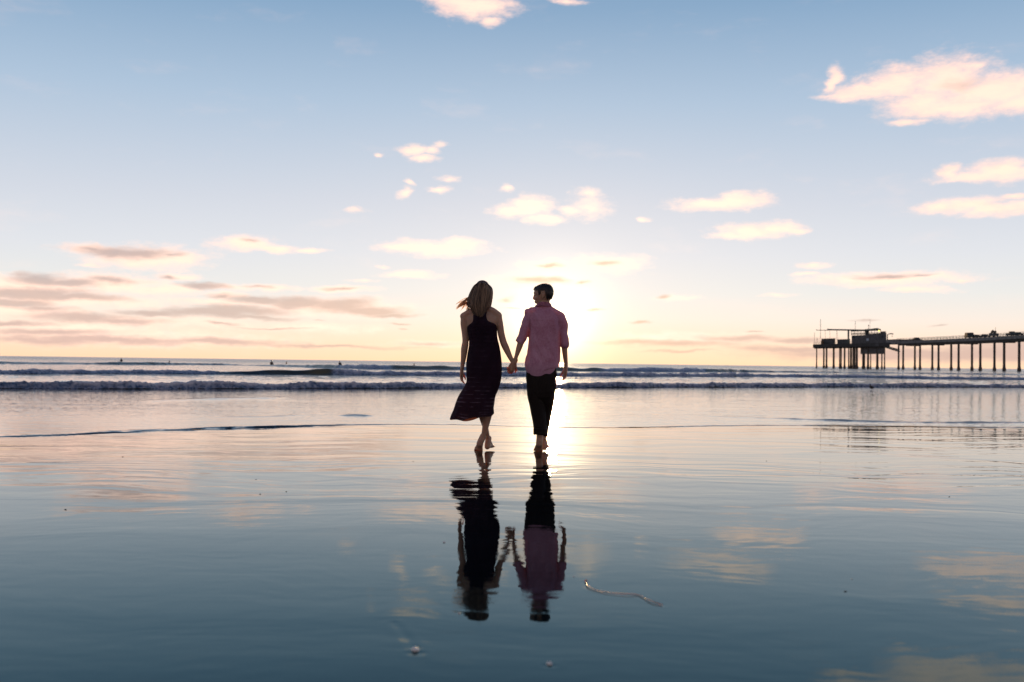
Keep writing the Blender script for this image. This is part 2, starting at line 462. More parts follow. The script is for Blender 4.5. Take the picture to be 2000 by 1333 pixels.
# thin ridges running across the shallows
def ridge(pts, hgt, wd, seed):
    global Z
    cy = curve(pts)
    x0, x1 = pts[0][0], pts[-1][0]
    fade = sst(PX, x0, x0 + .38 * (x1 - x0)) * (1 - sst(PX, x1 - .38 * (x1 - x0), x1))
    d = SY - (cy + .10 * fbm(AA * 40, AA * 0, 3, seed))
    prof = np.where(d < 0, np.exp(-(d / wd) ** 2), np.exp(-(d / (wd * 3.5)) ** 2))
    Z += hgt * prof * fade * (.4 + .9 * vnoise(SX * 1.3, SX * 0, seed + 3)) * (.65 + .7 * vnoise(SX * 5, SX * 0, seed + 4))
ridge([(1222, 802.5), (1308, 809), (1416, 814.5), (1544, 819), (1672, 823), (1816, 826), (2000, 826), (3000, 836)], .024, .07, 31)
ridge([(150, 845), (240, 843), (330, 840), (560, 833), (700, 829)], .012, .05, 32)
ridge([(230, 786), (418, 780), (600, 777)], .018, .16, 33)
ridge([(1500, 829), (1700, 833), (2050, 836)], .010, .05, 34)
ridge([(655, 812.5), (697, 811.5), (740, 813)], .030, .12, 35)
ridge([(380, 816), (520, 814), (700, 808)], .006, .05, 36)
ridge([(850, 842), (960, 838), (1100, 839), (1260, 836), (1440, 829)], .009, .05, 37)
ridge([(1000, 790), (1200, 786), (1350, 790)], .006, .10, 38)
# small chop over the shallows
sh = sst(SY, 14, 26)
Z += .0035 * sh * fbm(SX * .9, SY * 3.2, 4, 41) * (1 - sst(SY, C1 - 1, C1))
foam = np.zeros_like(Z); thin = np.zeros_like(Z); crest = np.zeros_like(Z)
def breaker(Cc, H, front, back, foamw, seed, lump):
    """steep front at curve Cc, height H(px), long back slope"""
    global Z, foam, thin, crest
    H = H[None, :] * (.82 + .36 * vnoise(SX / 1.7, SX * 0, seed))
    d = SY - Cc
    prof = sst(d, 0, front) * np.where(d < front, 1, np.exp(-np.clip(d - front, 0, None) / back))
    fw = foamw[None, :]
    face = sst(d, -.02, .02) * (1 - sst(d, front * 1.1, front * 1.1 + .7))
    Z += H * prof
    n1 = fbm(SX * 1.0, SY * 2.0, 4, seed + 1); n2 = fbm(SX * 8, SY * 8, 3, seed + 5)
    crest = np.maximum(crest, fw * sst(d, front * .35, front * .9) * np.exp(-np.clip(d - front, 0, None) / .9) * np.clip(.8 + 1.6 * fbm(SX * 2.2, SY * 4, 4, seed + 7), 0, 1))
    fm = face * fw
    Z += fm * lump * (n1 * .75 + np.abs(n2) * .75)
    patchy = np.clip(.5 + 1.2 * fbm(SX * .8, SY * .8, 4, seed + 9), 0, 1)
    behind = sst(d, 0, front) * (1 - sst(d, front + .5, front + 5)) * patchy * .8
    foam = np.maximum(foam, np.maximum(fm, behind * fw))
    thin = np.maximum(thin, sst(d, 0, front * .3) * (1 - sst(d, front, front * 1.6)) * (1 - fw) * sst(H, .24, .40))
    return prof
f1 = np.ones_like(aa)
H1 = np.interp(pxa, [0, 1000, 2000], [.175, .16, .155])
breaker(C1, H1, .16, 2.0, f1, 51, .11)
f2 = np.clip(1 - sst(pxa, 380, 470) * (1 - sst(pxa + 14 * fbm(aa * 60, aa * 0, 3, 79), 632, 690)), 0, 1)
f2 = f2 * (.75 + .25 * (fbm(aa * 30, aa * 0, 3, 77) > -.1))
H2 = np.interp(pxa, [0, 350, 450, 560, 620, 650, 720, 900, 1200, 1500, 1800, 2000], [.20, .18, .20, .28, .38, .34, .26, .26, .26, .20, .17, .20])
breaker(C2, H2, .5, 3.2, f2, 61, .16)
f3 = sst(pxa, 640, 680) * (1 - sst(pxa, 740, 790)) + sst(pxa, 1150, 1200) * (1 - sst(pxa, 1370, 1390)) * .9 + sst(pxa, 880, 900) * (1 - sst(pxa, 960, 1050)) * .5
H3 = np.interp(pxa, [0, 100, 300, 430, 480, 620, 720, 900, 1000, 1150, 1390, 1500, 1700, 2000], [.30, .20, .34, .26, .10, .36, .42, .46, .40, .42, .46, .25, .18, .22])
breaker(C3, H3, 1.4, 6, f3, 71, .14)
# chop between and beyond the breakers
t1 = sst(SY, C1 + .3, C1 + 4)
Z += t1 * (1 - sst(SY, 400, 900)) * (.045 * fbm(SX * .35, SY * 1.1, 4, 81) + .05 * sst(SY, 70, 140) * fbm(SX * .08, SY * .3, 3, 82))
Z += sst(SY, 130, 260) * (1 - sst(SY, 1500, 3000)) * .22 * fbm(SX * .03, SY * .09, 3, 83)
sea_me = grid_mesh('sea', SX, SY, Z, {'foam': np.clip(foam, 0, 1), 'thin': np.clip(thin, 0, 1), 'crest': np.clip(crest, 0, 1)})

def sea_material():
    m = bpy.data.materials.new('sea_water'); m.use_nodes = True
    n = NB(m.node_tree); b = m.node_tree.nodes['Principled BSDF']; l = m.node_tree.links
    t = n.n('ShaderNodeTexCoord'); o = t.outputs['Object']
    s = n.n('ShaderNodeSeparateXYZ'); l.new(o, s.inputs[0]); Y = s.outputs[1]
    fa = n.n('ShaderNodeAttribute', attribute_name='foam').outputs['Fac']
    th = n.n('ShaderNodeAttribute', attribute_name='thin').outputs['Fac']
    wob = n.v('SUBTRACT', n.noise(o, .5, 3, .5, col=True), (.5, .5, .5))
    ow = n.v('ADD', o, n.v('MULTIPLY', wob, (0, .8, 0)))
    a = n.noise(n.v('MULTIPLY', ow, (.8, 3.2, 1)), 1.0, 3, .5)
    c = n.noise(n.v('MULTIPLY', ow, (4.5, 8, 1)), 1.0, 3, .55)
    h = n.m('ADD', n.m('MULTIPLY', a, .0040), n.m('MULTIPLY', n.m('MULTIPLY', c, n.sstep(Y, 12, 19)), .0045))
    far = n.sstep(Y, 34, 60)
    mid = n.noise(n.v('MULTIPLY', o, (.9, 2.2, 1)), 1.0, 4, .6)
    big = n.noise(n.v('MULTIPLY', o, (.25, .6, 1)), 1.0, 3, .55)
    h = n.m('ADD', h, n.m('MULTIPLY', n.m('MULTIPLY', mid, far), .12))
    h = n.m('ADD', h, n.m('MULTIPLY', n.m('MULTIPLY', big, n.sstep(Y, 90, 180)), .42))
    ff = n.noise(o, 16, 5, .7)
    h = n.m('ADD', h, n.m('MULTIPLY', n.m('MULTIPLY', ff, fa), .09))
    bp = n.n('ShaderNodeBump'); bp.inputs['Strength'].default_value = 1.0; bp.inputs['Distance'].default_value = 1.0
    l.new(h, bp.inputs['Height'])
    # capillary ripples too fine for the frame: a true spread of facet slopes
    sl_ = n.v('SUBTRACT', n.noise(n.v('MULTIPLY', o, (7, 13, 1)), 1.0, 2, .6, col=True), (.5, .5, .5))
    gust = n.m('MULTIPLY_ADD', n.sstep(n.noise(n.v('MULTIPLY', ow, (.25, 1.3, 1)), 1.0, 3, .6), .35, .68), .9, .25)
    kx = n.m('MULTIPLY', gust, n.m('ADD', n.m('MULTIPLY', n.sstep(Y, 13, 20), .60), n.m('MULTIPLY', far, .30)))
    ky = n.m('MULTIPLY', gust, n.m('ADD', n.m('MULTIPLY', n.sstep(Y, 13, 20), .022), n.m('ADD', n.m('MULTIPLY', far, .14), n.m('MULTIPLY', n.sstep(Y, 120, 300), .30))))
    pert = n.v('MULTIPLY', sl_, n.xyz(kx, ky, 0.0))
    l.new(n.v('NORMALIZE', n.v('ADD', bp.outputs[0], pert)), b.inputs['Normal'])
    wc = n.mix(th, (.018, .026, .030), (.10, .085, .045))
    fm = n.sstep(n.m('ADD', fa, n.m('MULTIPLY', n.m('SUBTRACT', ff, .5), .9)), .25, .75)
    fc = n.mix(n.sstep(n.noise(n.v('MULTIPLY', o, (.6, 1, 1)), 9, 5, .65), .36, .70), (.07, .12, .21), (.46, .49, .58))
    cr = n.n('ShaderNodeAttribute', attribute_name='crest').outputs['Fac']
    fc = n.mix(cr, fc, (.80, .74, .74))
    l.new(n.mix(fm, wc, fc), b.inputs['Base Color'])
    l.new(n.m('MULTIPLY_ADD', n.m('MULTIPLY', fm, n.sstep(n.noise(o, 5, 3, .6), .3, .75)), .40, n.m('MULTIPLY_ADD', n.sstep(Y, 60, 400), .16, .03)), b.inputs['Roughness'])
    b.inputs['IOR'].default_value = 1.36
    return m
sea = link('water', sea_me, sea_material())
tag(sea, kind='structure')

# ------------------------------------------------------------------ body building
def catmull(pts, sub):
    out = []
    n = len(pts)
    for i in range(n - 1):
        p0 = pts[max(i - 1, 0)]; p1 = pts[i]; p2 = pts[i + 1]; p3 = pts[min(i + 2, n - 1)]
        for k in range(sub):
            t = k / sub
            out.append([0.5 * ((2 * b) + (-a + c) * t + (2 * a - 5 * b + 4 * c - d) * t * t + (-a + 3 * b - 3 * c + d) * t ** 3)
                        for a, b, c, d in zip(p0, p1, p2, p3)])
    out.append(list(pts[-1]))
    return out
def tube(bm, pts, hint=(0, 1, 0), n=16, sub=4, cap=True, power=2.0, both=True):
    """pts: (x,y,z, half width, half depth); depth measured along hint"""
    P_ = catmull([tuple(p[0]) + (p[1], p[2]) if len(p) == 3 else tuple(p) for p in pts], sub)
    C_ = [Vector(p[:3]) for p in P_]
    rings = []
    hint = Vector(hint)
    def ring(c, T, a, b):
        D = (hint - T * hint.dot(T)).normalized(); Wd = T.cross(D)
        vs = []
        for k in range(n):
            t = 2 * math.pi * k / n; ct, st = math.cos(t), math.sin(t)
            q = 2 / power
            x = math.copysign(abs(ct) ** q, ct) * a; y = math.copysign(abs(st) ** q, st) * b
            vs.append(bm.verts.new(c + Wd * x + D * y))
        return vs
    N = len(C_)
    Ts = [(C_[min(i + 1, N - 1)] - C_[max(i - 1, 0)]).normalized() for i in range(N)]
    def capr(i, s):
        a, b = P_[i][3], P_[i][4]; r = min(a, b); L_ = []
        for f in (.45, .8, .97):
            L_.append((C_[i] + Ts[i] * s * r * f, math.sqrt(1 - f * f)))
        return L_, a, b
    if cap:
        L_, a, b = capr(0, -1)
        for c, k in reversed(L_): rings.append(ring(c, Ts[0], a * k, b * k))
    for i in range(N): rings.append(ring(C_[i], Ts[i], max(P_[i][3], 1e-4), max(P_[i][4], 1e-4)))
    if cap:
        L_, a, b = capr(N - 1, 1)
        for c, k in L_: rings.append(ring(c, Ts[-1], a * k, b * k))
    for r0, r1 in zip(rings, rings[1:]):
        for k in range(n):
            bm.faces.new((r0[k], r0[(k + 1) % n], r1[(k + 1) % n], r1[k]))
    if cap:
        bm.faces.new(list(reversed(rings[0]))); bm.faces.new(rings[-1])
    return rings
def ball(bm, c, rx, ry, rz, rot=None, seg=20):
    mtx = Matrix.Translation(Vector(c)) @ (rot.to_4x4() if rot else Matrix.Identity(4)) @ Matrix.Diagonal((rx, ry, rz, 1))
    bmesh.ops.create_uvsphere(bm, u_segments=seg, v_segments=seg // 2 + 2, radius=1.0, matrix=mtx)
def fuse(name, bm, m, parent, origin, voxel=.005, smooth=4, fac=.5, soft=None):
    """melt overlapping closed shapes into one continuous skin"""
    bmesh.ops.recalc_face_normals(bm, faces=bm.faces)
    me = bpy.data.meshes.new(name); bmesh.ops.translate(bm, vec=-Vector(origin), verts=bm.verts)
    bm.to_mesh(me); bm.free()
    o = bpy.data.objects.new('tmp', me); C.objects.link(o)
    r_ = o.modifiers.new('r', 'REMESH'); r_.mode = 'VOXEL'; r_.voxel_size = voxel
    if smooth:
        s_ = o.modifiers.new('s', 'SMOOTH'); s_.factor = fac; s_.iterations = smooth
    dg = bpy.context.evaluated_depsgraph_get()
    me2 = bpy.data.meshes.new_from_object(o.evaluated_get(dg)); me2.name = name
    bpy.data.objects.remove(o); bpy.data.meshes.remove(me)
    if soft is not None:      # relax only the broad areas, keep fingers and faces crisp
        zlo, zhi, it = soft
        o = bpy.data.objects.new('tmp', me2); C.objects.link(o)
        vg = o.vertex_groups.new(name='s'); z_ = verts_np(me2)[:, 2]
        vg.add([int(i) for i in np.nonzero((z_ > zlo) & (z_ < zhi))[0]], 1.0, 'REPLACE')
        s_ = o.modifiers.new('s', 'SMOOTH'); s_.factor = .5; s_.iterations = it; s_.vertex_group = 's'
        me3 = bpy.data.meshes.new_from_object(o.evaluated_get(bpy.context.evaluated_depsgraph_get())); me3.name = name
        bpy.data.objects.remove(o); me2 = me3
    return link(name, me2, m, parent)
def verts_np(me):
    a = np.empty(len(me.vertices) * 3, np.float32); me.vertices.foreach_get('co', a); return a.reshape(-1, 3)
def normals_np(me):
    a = np.empty(len(me.vertices) * 3, np.float32); me.vertices.foreach_get('normal', a); return a.reshape(-1, 3)
def push(me, amt):
    co = verts_np(me); co = co + normals_np(me) * amt[:, None]
    me.vertices.foreach_set('co', co.astype(np.float32).ravel()); me.update()
K = 1 / 194.4           # metres per photo pixel at the couple

def q(x, y, dep=0.0, Y=10.0):
    v = P(x, y, Y); return (v.x, v.y + dep, v.z)
def T(x, y, w, d, dep=0.0):
    """tube point from pixel centre, half width px, half depth m"""
    return (*q(x, y, dep), w * K, d)

def fingers(bm, base, fdir, side, nrm, lens, curl, r=.0078, spread=.0, gap=.019):
    """four fingers: base centre, pointing fdir, spaced along side, curling toward nrm"""
    fdir = Vector(fdir).normalized(); side = Vector(side).normalized(); nrm = Vector(nrm).normalized()
    for i in range(4):
        off = (i - 1.5)
        p = Vector(base) + side * off * gap
        d = (fdir + side * off * spread).normalized()
        pts = [(*(p - d * .03), r * 1.08, r * 1.08), (*p, r * 1.1, r * 1.1)]
        ang = 0; seg = (.45, .30, .25)
        for j, s_ in enumerate(seg):
            ang += curl[j] * (1 + .12 * (i - 1))
            dd = d * math.cos(ang) + nrm * math.sin(ang)
            p = p + dd * lens[i] * s_
            rr = r * (1.0 - .10 * (j + 1))
            pts.append((*p, rr, rr))
        tube(bm, pts, hint=tuple(nrm + side * .01), n=10, sub=2)
def hand(bm, wrist, fdir, side, nrm, sc_=1.0, curl=(.35, .45, .3), thumb=1, thumb_dir=None, spread=.03):
    """palm + five fingers. side points to the thumb-side of the palm"""
    fdir = Vector(fdir).normalized(); side = Vector(side).normalized(); nrm = Vector(nrm).normalized()
    w_ = Vector(wrist)
    pl = .092 * sc_
    tube(bm, [(*(w_ - fdir * .02), .026 * sc_, .017 * sc_), (*(w_ + fdir * .02), .031 * sc_, .016 * sc_), (*(w_ + fdir * .055), .039 * sc_, .015 * sc_), (*(w_ + fdir * pl), .038 * sc_, .012 * sc_)],
         hint=tuple(nrm), n=14, sub=3, power=2.6)
    fingers(bm, w_ + fdir * pl, fdir, -side, nrm, [v * sc_ for v in (.068, .078, .072, .056)], curl, r=.0080 * sc_, spread=spread, gap=.0185 * sc_)
    td = Vector(thumb_dir).normalized() if thumb_dir else (fdir * .8 + side * .55 + nrm * .25).normalized()
    b0 = w_ + fdir * .025 + side * .022 * sc_
    td2 = (td * .8 + fdir * .45 + nrm * .15).normalized()
    tube(bm, [(*b0, .014 * sc_, .013 * sc_), (*(b0 + td * .035 * sc_), .012 * sc_, .012 * sc_), (*(b0 + td * .04 * sc_ + td2 * .03 * sc_), .0098 * sc_, .0098 * sc_), (*(b0 + td * .04 * sc_ + td2 * .055 * sc_), .008 * sc_, .008 * sc_)], hint=tuple(nrm), n=10, sub=2)

def foot(bm, ankle, heel, ball_, toe, wd=1.0, side=(1, 0, 0)):
    """ankle, heel, ball of the foot, toe tip: world points"""
    A, H_, B, Tt = (Vector(v) for v in (ankle, heel, ball_, toe))
    up = (A - H_).normalized()
    mid = (H_ + B) * .5 + up * .012
    tube(bm, [(*(A + up * .03), .034 * wd, .038), (*A, .033 * wd, .040), (*(A * .45 + H_ * .55), .033 * wd, .040), (*H_, .031 * wd, .030)], hint=tuple((B - H_).normalized()), n=16, sub=3)
    tube(bm, [(*H_, .032 * wd, .026), (*mid, .034 * wd, .024), (*(B + up * .004), .045 * wd, .019), (*(B * .6 + Tt * .4), .046 * wd, .015)], hint=tuple(up), n=16, sub=3)
    tube(bm, [(*A, .026 * wd, .034), (*((A + B) * .5 + up * .012), .028 * wd, .026), (*(B + up * .006), .036 * wd, .016)], hint=tuple(up), n=14, sub=3)
    fd = (Tt - B).normalized(); sd_ = Vector(side)
    sd_ = (sd_ - fd * sd_.dot(fd)).normalized()
    for i, (o_, l_, r_) in enumerate(((-.032, .060, .0125), (-.010, .062, .0090), (.007, .056, .0085), (.023, .049, .0080), (.037, .040, .0075))):
        b0 = B + sd_ * o_ * wd
        tube(bm, [(*b0, r_, r_), (*(b0 + fd * l_ * .6), r_, r_ * .95), (*(b0 + fd * l_), r_ * .85, r_ * .8)], hint=tuple(up), n=10, sub=2)

def head(bm, c, yaw, pitch=0.0, roll=0.0, s=1.0, fem=False):
    """c = head centre (between the ears); yaw: direction of the face, 0 = +Y, positive towards +X"""
    Rm = (Matrix.Rotation(-yaw, 3, 'Z') @ Matrix.Rotation(roll, 3, 'Y') @ Matrix.Rotation(pitch, 3, 'X'))
    c = Vector(c)
    def g(x, y, z): return tuple(c + Rm @ Vector((x, y, z)) * s)
    F = tuple(Rm @ Vector((0, 1, 0))); U = tuple(Rm @ Vector((0, 0, 1)))
    # skull, jaw as stacked sections: (z, y centre, half width, half depth)
    prof = [(.107, -.006, .008, .012), (.101, -.006, .034, .046), (.085, -.006, .060, .078), (.060, -.005, .072, .093), (.030, -.003, .076, .098), (.0, .002, .075, .094), (-.030, .014, .068, .080), (-.055, .026, .060, .066), (-.080, .036, .050, .054), (-.100, .046, .036, .040), (-.112, .052, .024, .028)]
    tube(bm, [(*g(0, y, z), w_ * s, d * s) for z, y, w_, d in prof], hint=F, n=26, sub=3, power=2.15)
    ball(bm, g(0, .088, -.100), .020 * s, .016 * s, .014 * s, Rm)                     # chin
    tube(bm, [(*g(0, .088, .026), .008 * s, .010 * s), (*g(0, .099, .004), .0085 * s, .010 * s), (*g(0, .108, -.016), .010 * s, .010 * s), (*g(0, .105, -.022), .012 * s, .008 * s)], hint=F, n=12, sub=3)   # nose
    ball(bm, g(0, .068, -.012), .034 * s, .030 * s, .040 * s, Rm)
    ball(bm, g(0, .078, -.040), .020 * s, .018 * s, .020 * s, Rm)
    for k in (-1, 1):
        ball(bm, g(k * .011, .099, -.028), .008 * s, .009 * s, .007 * s, Rm, 12)      # nostril wings
        tube(bm, [(*g(k * .045, .078, .034), .006 * s, .006 * s), (*g(k * .028, .089, .038), .0075 * s, .008 * s), (*g(k * .008, .090, .030), .006 * s, .006 * s)], hint=F, n=10, sub=2)   # brow
        ball(bm, g(k * .030, .076, .012), .0125 * s, .0125 * s, .0115 * s, Rm, 14)    # eyeball and lids
        ball(bm, g(k * .043, .062, -.022), .020 * s, .022 * s, .018 * s, Rm, 14)      # cheek
        # ear: rim and lobe
        e = [(k * .079, -.016, .028), (k * .090, -.026, .030), (k * .094, -.033, .014), (k * .090, -.030, -.006), (k * .082, -.020, -.024), (k * .078, -.010, -.030)]
        tube(bm, [(*g(*p), .0052 * s, .0062 * s) for p in e], hint=F, n=8, sub=3)
        tube(bm, [(*g(k * .076, -.012, .022), .004 * s, .014 * s), (*g(k * .080, -.020, .0), .004 * s, .015 * s), (*g(k * .077, -.012, -.022), .004 * s, .009 * s)], hint=F, n=10, sub=2)
    tube(bm, [(*g(-.024, .084, -.054), .004 * s, .005 * s), (*g(-.010, .096, -.050), .006 * s, .0055 * s), (*g(0, .098, -.051), .0055 * s, .0055 * s), (*g(.010, .096, -.050), .006 * s, .0055 * s), (*g(.024, .084, -.054), .004 * s, .005 * s)], hint=U, n=8, sub=2)
    tube(bm, [(*g(-.020, .084, -.065), .004 * s, .006 * s), (*g(0, .095, -.066), .008 * s, .0068 * s), (*g(.020, .084, -.065), .004 * s, .006 * s)], hint=U, n=8, sub=3)
    return g, Rm

# ------------------------------------------------------------------ materials of the couple
def fabric(m, sc_=900, bump=.25):
    return m
m_skin_w = mat('skin_fair', (.46, .27, .17), .55, Subsurface_Weight=.5, Subsurface_Scale=.05)
m_skin_m = mat('skin_tan', (.42, .24, .145), .55, Subsurface_Weight=.5, Subsurface_Scale=.05)
for m_ in (m_skin_w, m_skin_m):
    m_.node_tree.nodes['Principled BSDF'].inputs['Subsurface Radius'].default_value = (1.0, .35, .15)
    noisy(m_, 14, .10, .3, 260, .0006)
def hair_mat(name, dark, light, streak, trans):
    m = bpy.data.materials.new(name); m.use_nodes = True
    n = NB(m.node_tree); b = m.node_tree.nodes['Principled BSDF']; l = m.node_tree.links
    t = n.n('ShaderNodeTexCoord')
    f = n.noise(n.v('MULTIPLY', t.outputs['Object'], (streak, streak, 4)), 1.0, 4, .65)
    oi = n.n('ShaderNodeAttribute', attribute_name='tone').outputs['Fac']
    col = n.mix(n.sstep(n.m('MULTIPLY_ADD', n.m('FRACT', oi), .6, n.m('MULTIPLY', f, .7)), .38, .85), dark, light)
    l.new(col, b.inputs['Base Color']); b.inputs['Roughness'].default_value = .42
    tr = n.n('ShaderNodeBsdfTranslucent'); tr.inputs[0].default_value = (.85, .50, .24, 1)
    mx = n.n('ShaderNodeMixShader'); l.new(n.m('MULTIPLY_ADD', n.m('GREATER_THAN', oi, 1.0), .30, trans), mx.inputs[0])
    out = m.node_tree.nodes['Material Output']
    l.new(b.outputs[0], mx.inputs[1]); l.new(tr.outputs[0], mx.inputs[2]); l.new(mx.outputs[0], out.inputs[0])
    return m
m_hair_w = hair_mat('hair_blond', (.042, .022, .012), (.46, .30, .17), 110, .30)
m_hair_m = hair_mat('hair_dark', (.012, .008, .006), (.035, .022, .014), 150, .06)

def cloth_mat(name, colA, colB, trans, trcol, weave=700, stripes=False, rough=.85, see=0.0):
    m = bpy.data.materials.new(name); m.use_nodes = True
    n = NB(m.node_tree); b = m.node_tree.nodes['Principled BSDF']; l = m.node_tree.links
    t = n.n('ShaderNodeTexCoord'); o = t.outputs['Object']
    f = n.noise(o, 60, 4, .7); g_ = n.noise(o, 7, 3, .5)
    ff = n.m('MULTIPLY_ADD', f, .6, n.m('MULTIPLY', g_, .5))
    col = n.mix(n.sstep(ff, .35, .75), colA, colB)
    h = n.m('MULTIPLY', n.noise(o, 420, 2, .5), .0004)
    if stripes:
        v = n.n('ShaderNodeAttribute', attribute_name='rowpos').outputs['Fac']
        wv = n.m('SINE', n.m('MULTIPLY', v, 2 * math.pi))
        brk = n.sstep(n.noise(n.v('MULTIPLY', o, (8, 8, 11)), 1.0, 3, .6), .44, .66)
        line = n.m('MULTIPLY', n.sstep(wv, .72, .98), brk)
        sz = n.n('ShaderNodeSeparateXYZ'); l.new(o, sz.inputs[0])
        low = n.m('MULTIPLY_ADD', n.m('SUBTRACT', 1.0, n.sstep(sz.outputs[2], .25, .9)), .85, .15)
        col = n.mix(n.m('MULTIPLY', line, low), col, (.26, .17, .20))
        h = n.m('ADD', h, n.m('MULTIPLY', wv, .0010))
    l.new(col, b.inputs['Base Color']); b.inputs['Roughness'].default_value = rough
    b.inputs['Specular IOR Level'].default_value = .2
    bp = n.n('ShaderNodeBump'); bp.inputs['Strength'].default_value = .8; bp.inputs['Distance'].default_value = 1.0
    l.new(h, bp.inputs['Height']); l.new(bp.outputs[0], b.inputs['Normal'])
    if trans:
        tr = n.n('ShaderNodeBsdfTranslucent'); tr.inputs[0].default_value = (*trcol, 1)
        mx = n.n('ShaderNodeMixShader'); mx.inputs[0].default_value = trans
        l.new(b.outputs[0], mx.inputs[1]); l.new(tr.outputs[0], mx.inputs[2])
        fin = mx.outputs[0]
        if see:      # light passing straight through the open weave
            tp = n.n('ShaderNodeBsdfTransparent'); tp.inputs[0].default_value = (1, .55, .35, 1)
            m2 = n.n('ShaderNodeMixShader'); m2.inputs[0].default_value = see
            l.new(fin, m2.inputs[1]); l.new(tp.outputs[0], m2.inputs[2]); fin = m2.outputs[0]
        l.new(fin, m.node_tree.nodes['Material Output'].inputs[0])
    return m
m_dress = cloth_mat('dress_knit', (.010, .004, .010), (.022, .008, .018), .18, (.36, .13, .07), stripes=True)
m_shirt = cloth_mat('shirt_chambray', (.54, .23, .32), (.74, .42, .53), .26, (.80, .28, .15), see=.05)
m_trous = cloth_mat('trouser_cotton', (.010, .007, .006), (.020, .014, .010), .06, (.5, .22, .05))

# ------------------------------------------------------------------ the woman
Wo = q(944, 881.5)
woman = empty('person', Wo)
tag(woman, 'barefoot woman in a long dark racerback dress with loose blond hair, left of the man', 'person', 'couple walking hand in hand')
bm = bmesh.new()
# trunk (narrower than the dress) and shoulders
tube(bm, [T(941, 604, 9, .050), T(941, 611, 22, .060), T(941, 622, 33, .085), T(941, 640, 29, .095), T(942, 665, 25, .085), T(944, 690, 28, .095), T(945, 715, 31, .105), T(946, 740, 28, .10)], n=24, sub=4, power=2.3)
for k, xs_ in ((-1, 908.5), (1, 971)):
    ball(bm, q(xs_, 622 if k < 0 else 620), .043, .046, .046)
tube(bm, [T(905, 618, 7, .045), T(922, 611, 9, .055), T(941, 606, 9, .055), T(958, 607, 8, .055), T(973, 617, 8, .045)], hint=(0, 1, 0), n=16)
# neck
tube(bm, [T(944, 585, 9.5, .052, .01), T(943, 598, 10, .055), T(942, 610, 13, .058)], n=18)
# left arm hanging
tube(bm, [T(907, 617, 6.5, .040), T(906.5, 632, 7.5, .042), T(908.3, 652, 6.6, .036), T(909, 668, 6.4, .034), T(907, 682, 6.8, .036, .01), T(905, 700, 5.4, .028, .02), T(902.6, 716, 3.9, .020, .03), T(902, 722, 4.0, .022, .03)], n=16)
hand(bm, q(901.8, 722, .03), (-.03, .06, -1), (.30, .95, 0), (.95, -.3, 0), .92, curl=(.22, .35, .3), thumb_dir=(.35, .45, -.8))
# right arm down to the joined hands
tube(bm, [T(973, 616, 7, .042), T(976.2, 634, 7.0, .042), T(978.8, 652, 7.0, .038), T(983, 668, 7.0, .037), T(988.6, 681, 6.6, .035, -.01), T(996, 697, 5.0, .028, -.02), T(1001.3, 707, 4.2, .021, -.03), T(1002.5, 711, 4.4, .022, -.03)], n=16)
hand(bm, q(1002, 709, -.032), (-.10, .05, -1), (.55, .8, 0), (-.85, .5, 0), .90, curl=(.75, .9, .7), thumb_dir=(.5, .6, -.5))
# legs: one crossing behind the other
tube(bm, [T(938, 740, 15, .085), T(938, 770, 12, .07), T(940, 793, 9.5, .055, .02), T(943, 812, 8.6, .055, .02), T(948, 836, 5.6, .04, .05), T(952.5, 856, 4.3, .033, .08), T(953, 862, 4.6, .036, .09)], n=18)
tube(bm, [T(955, 740, 15, .085), T(956, 770, 12, .07), T(955, 793, 10, .058), T(951.5, 812, 9.2, .058), T(948.5, 832, 6.6, .045), T(944.5, 850, 4.8, .034), T(941.5, 857, 5.0, .036)], n=18)
foot(bm, q(941, 858, 0), q(936.5, 867, -.02), q(934.5, 879, .045), q(933, 881, .10), 1.0, side=(-1, -.1, 0))
foot(bm, q(953, 863, .09), q(951.5, 874, .06), q(957, 875.8, .19), q(960, 875.2, .245), .92, side=(1, -.2, 0))
g, Rm = head(bm, q(945.5, 577.5, .01), R(50), R(-4), 0, .94)
w_body = fuse('body', bm, m_skin_w, woman, Wo, .0045, 3, soft=(1.08, 1.45, 40))

# dress: rings between a left and a right edge traced on the photograph
edge = [  # left x,y  right x,y  half depth
    (929, 602, 952, 601, .085), (924, 611, 953, 611, .100), (921.8, 620, 954, 618.5, .112), (919, 629, 959, 627, .116), (912.5, 637, 969.5, 634, .118),
    (912.5, 648, 971, 648, .114), (915.5, 661, 971.8, 661, .106), (915.6, 676, 975.5, 676, .106), (912.5, 694, 978.5, 694, .116), (910.4, 712, 980.2, 712, .124),
    (910.8, 730, 980, 732, .122), (910.8, 746, 977.5, 748, .118), (903.5, 760.5, 973, 762, .118), (896, 773, 968, 774, .120), (890.6, 786, 965, 786, .125), (886, 800, 964.4, 797, .130), (881.5, 810, 964.8, 803, .135), (879, 817.5, 965, 807.5, .138)]
ed = catmull(edge, 7)
NR, NS = len(ed), 120
DX = np.zeros((NR, NS)); DY = DX.copy(); DZ = DX.copy(); RP = DX.copy()
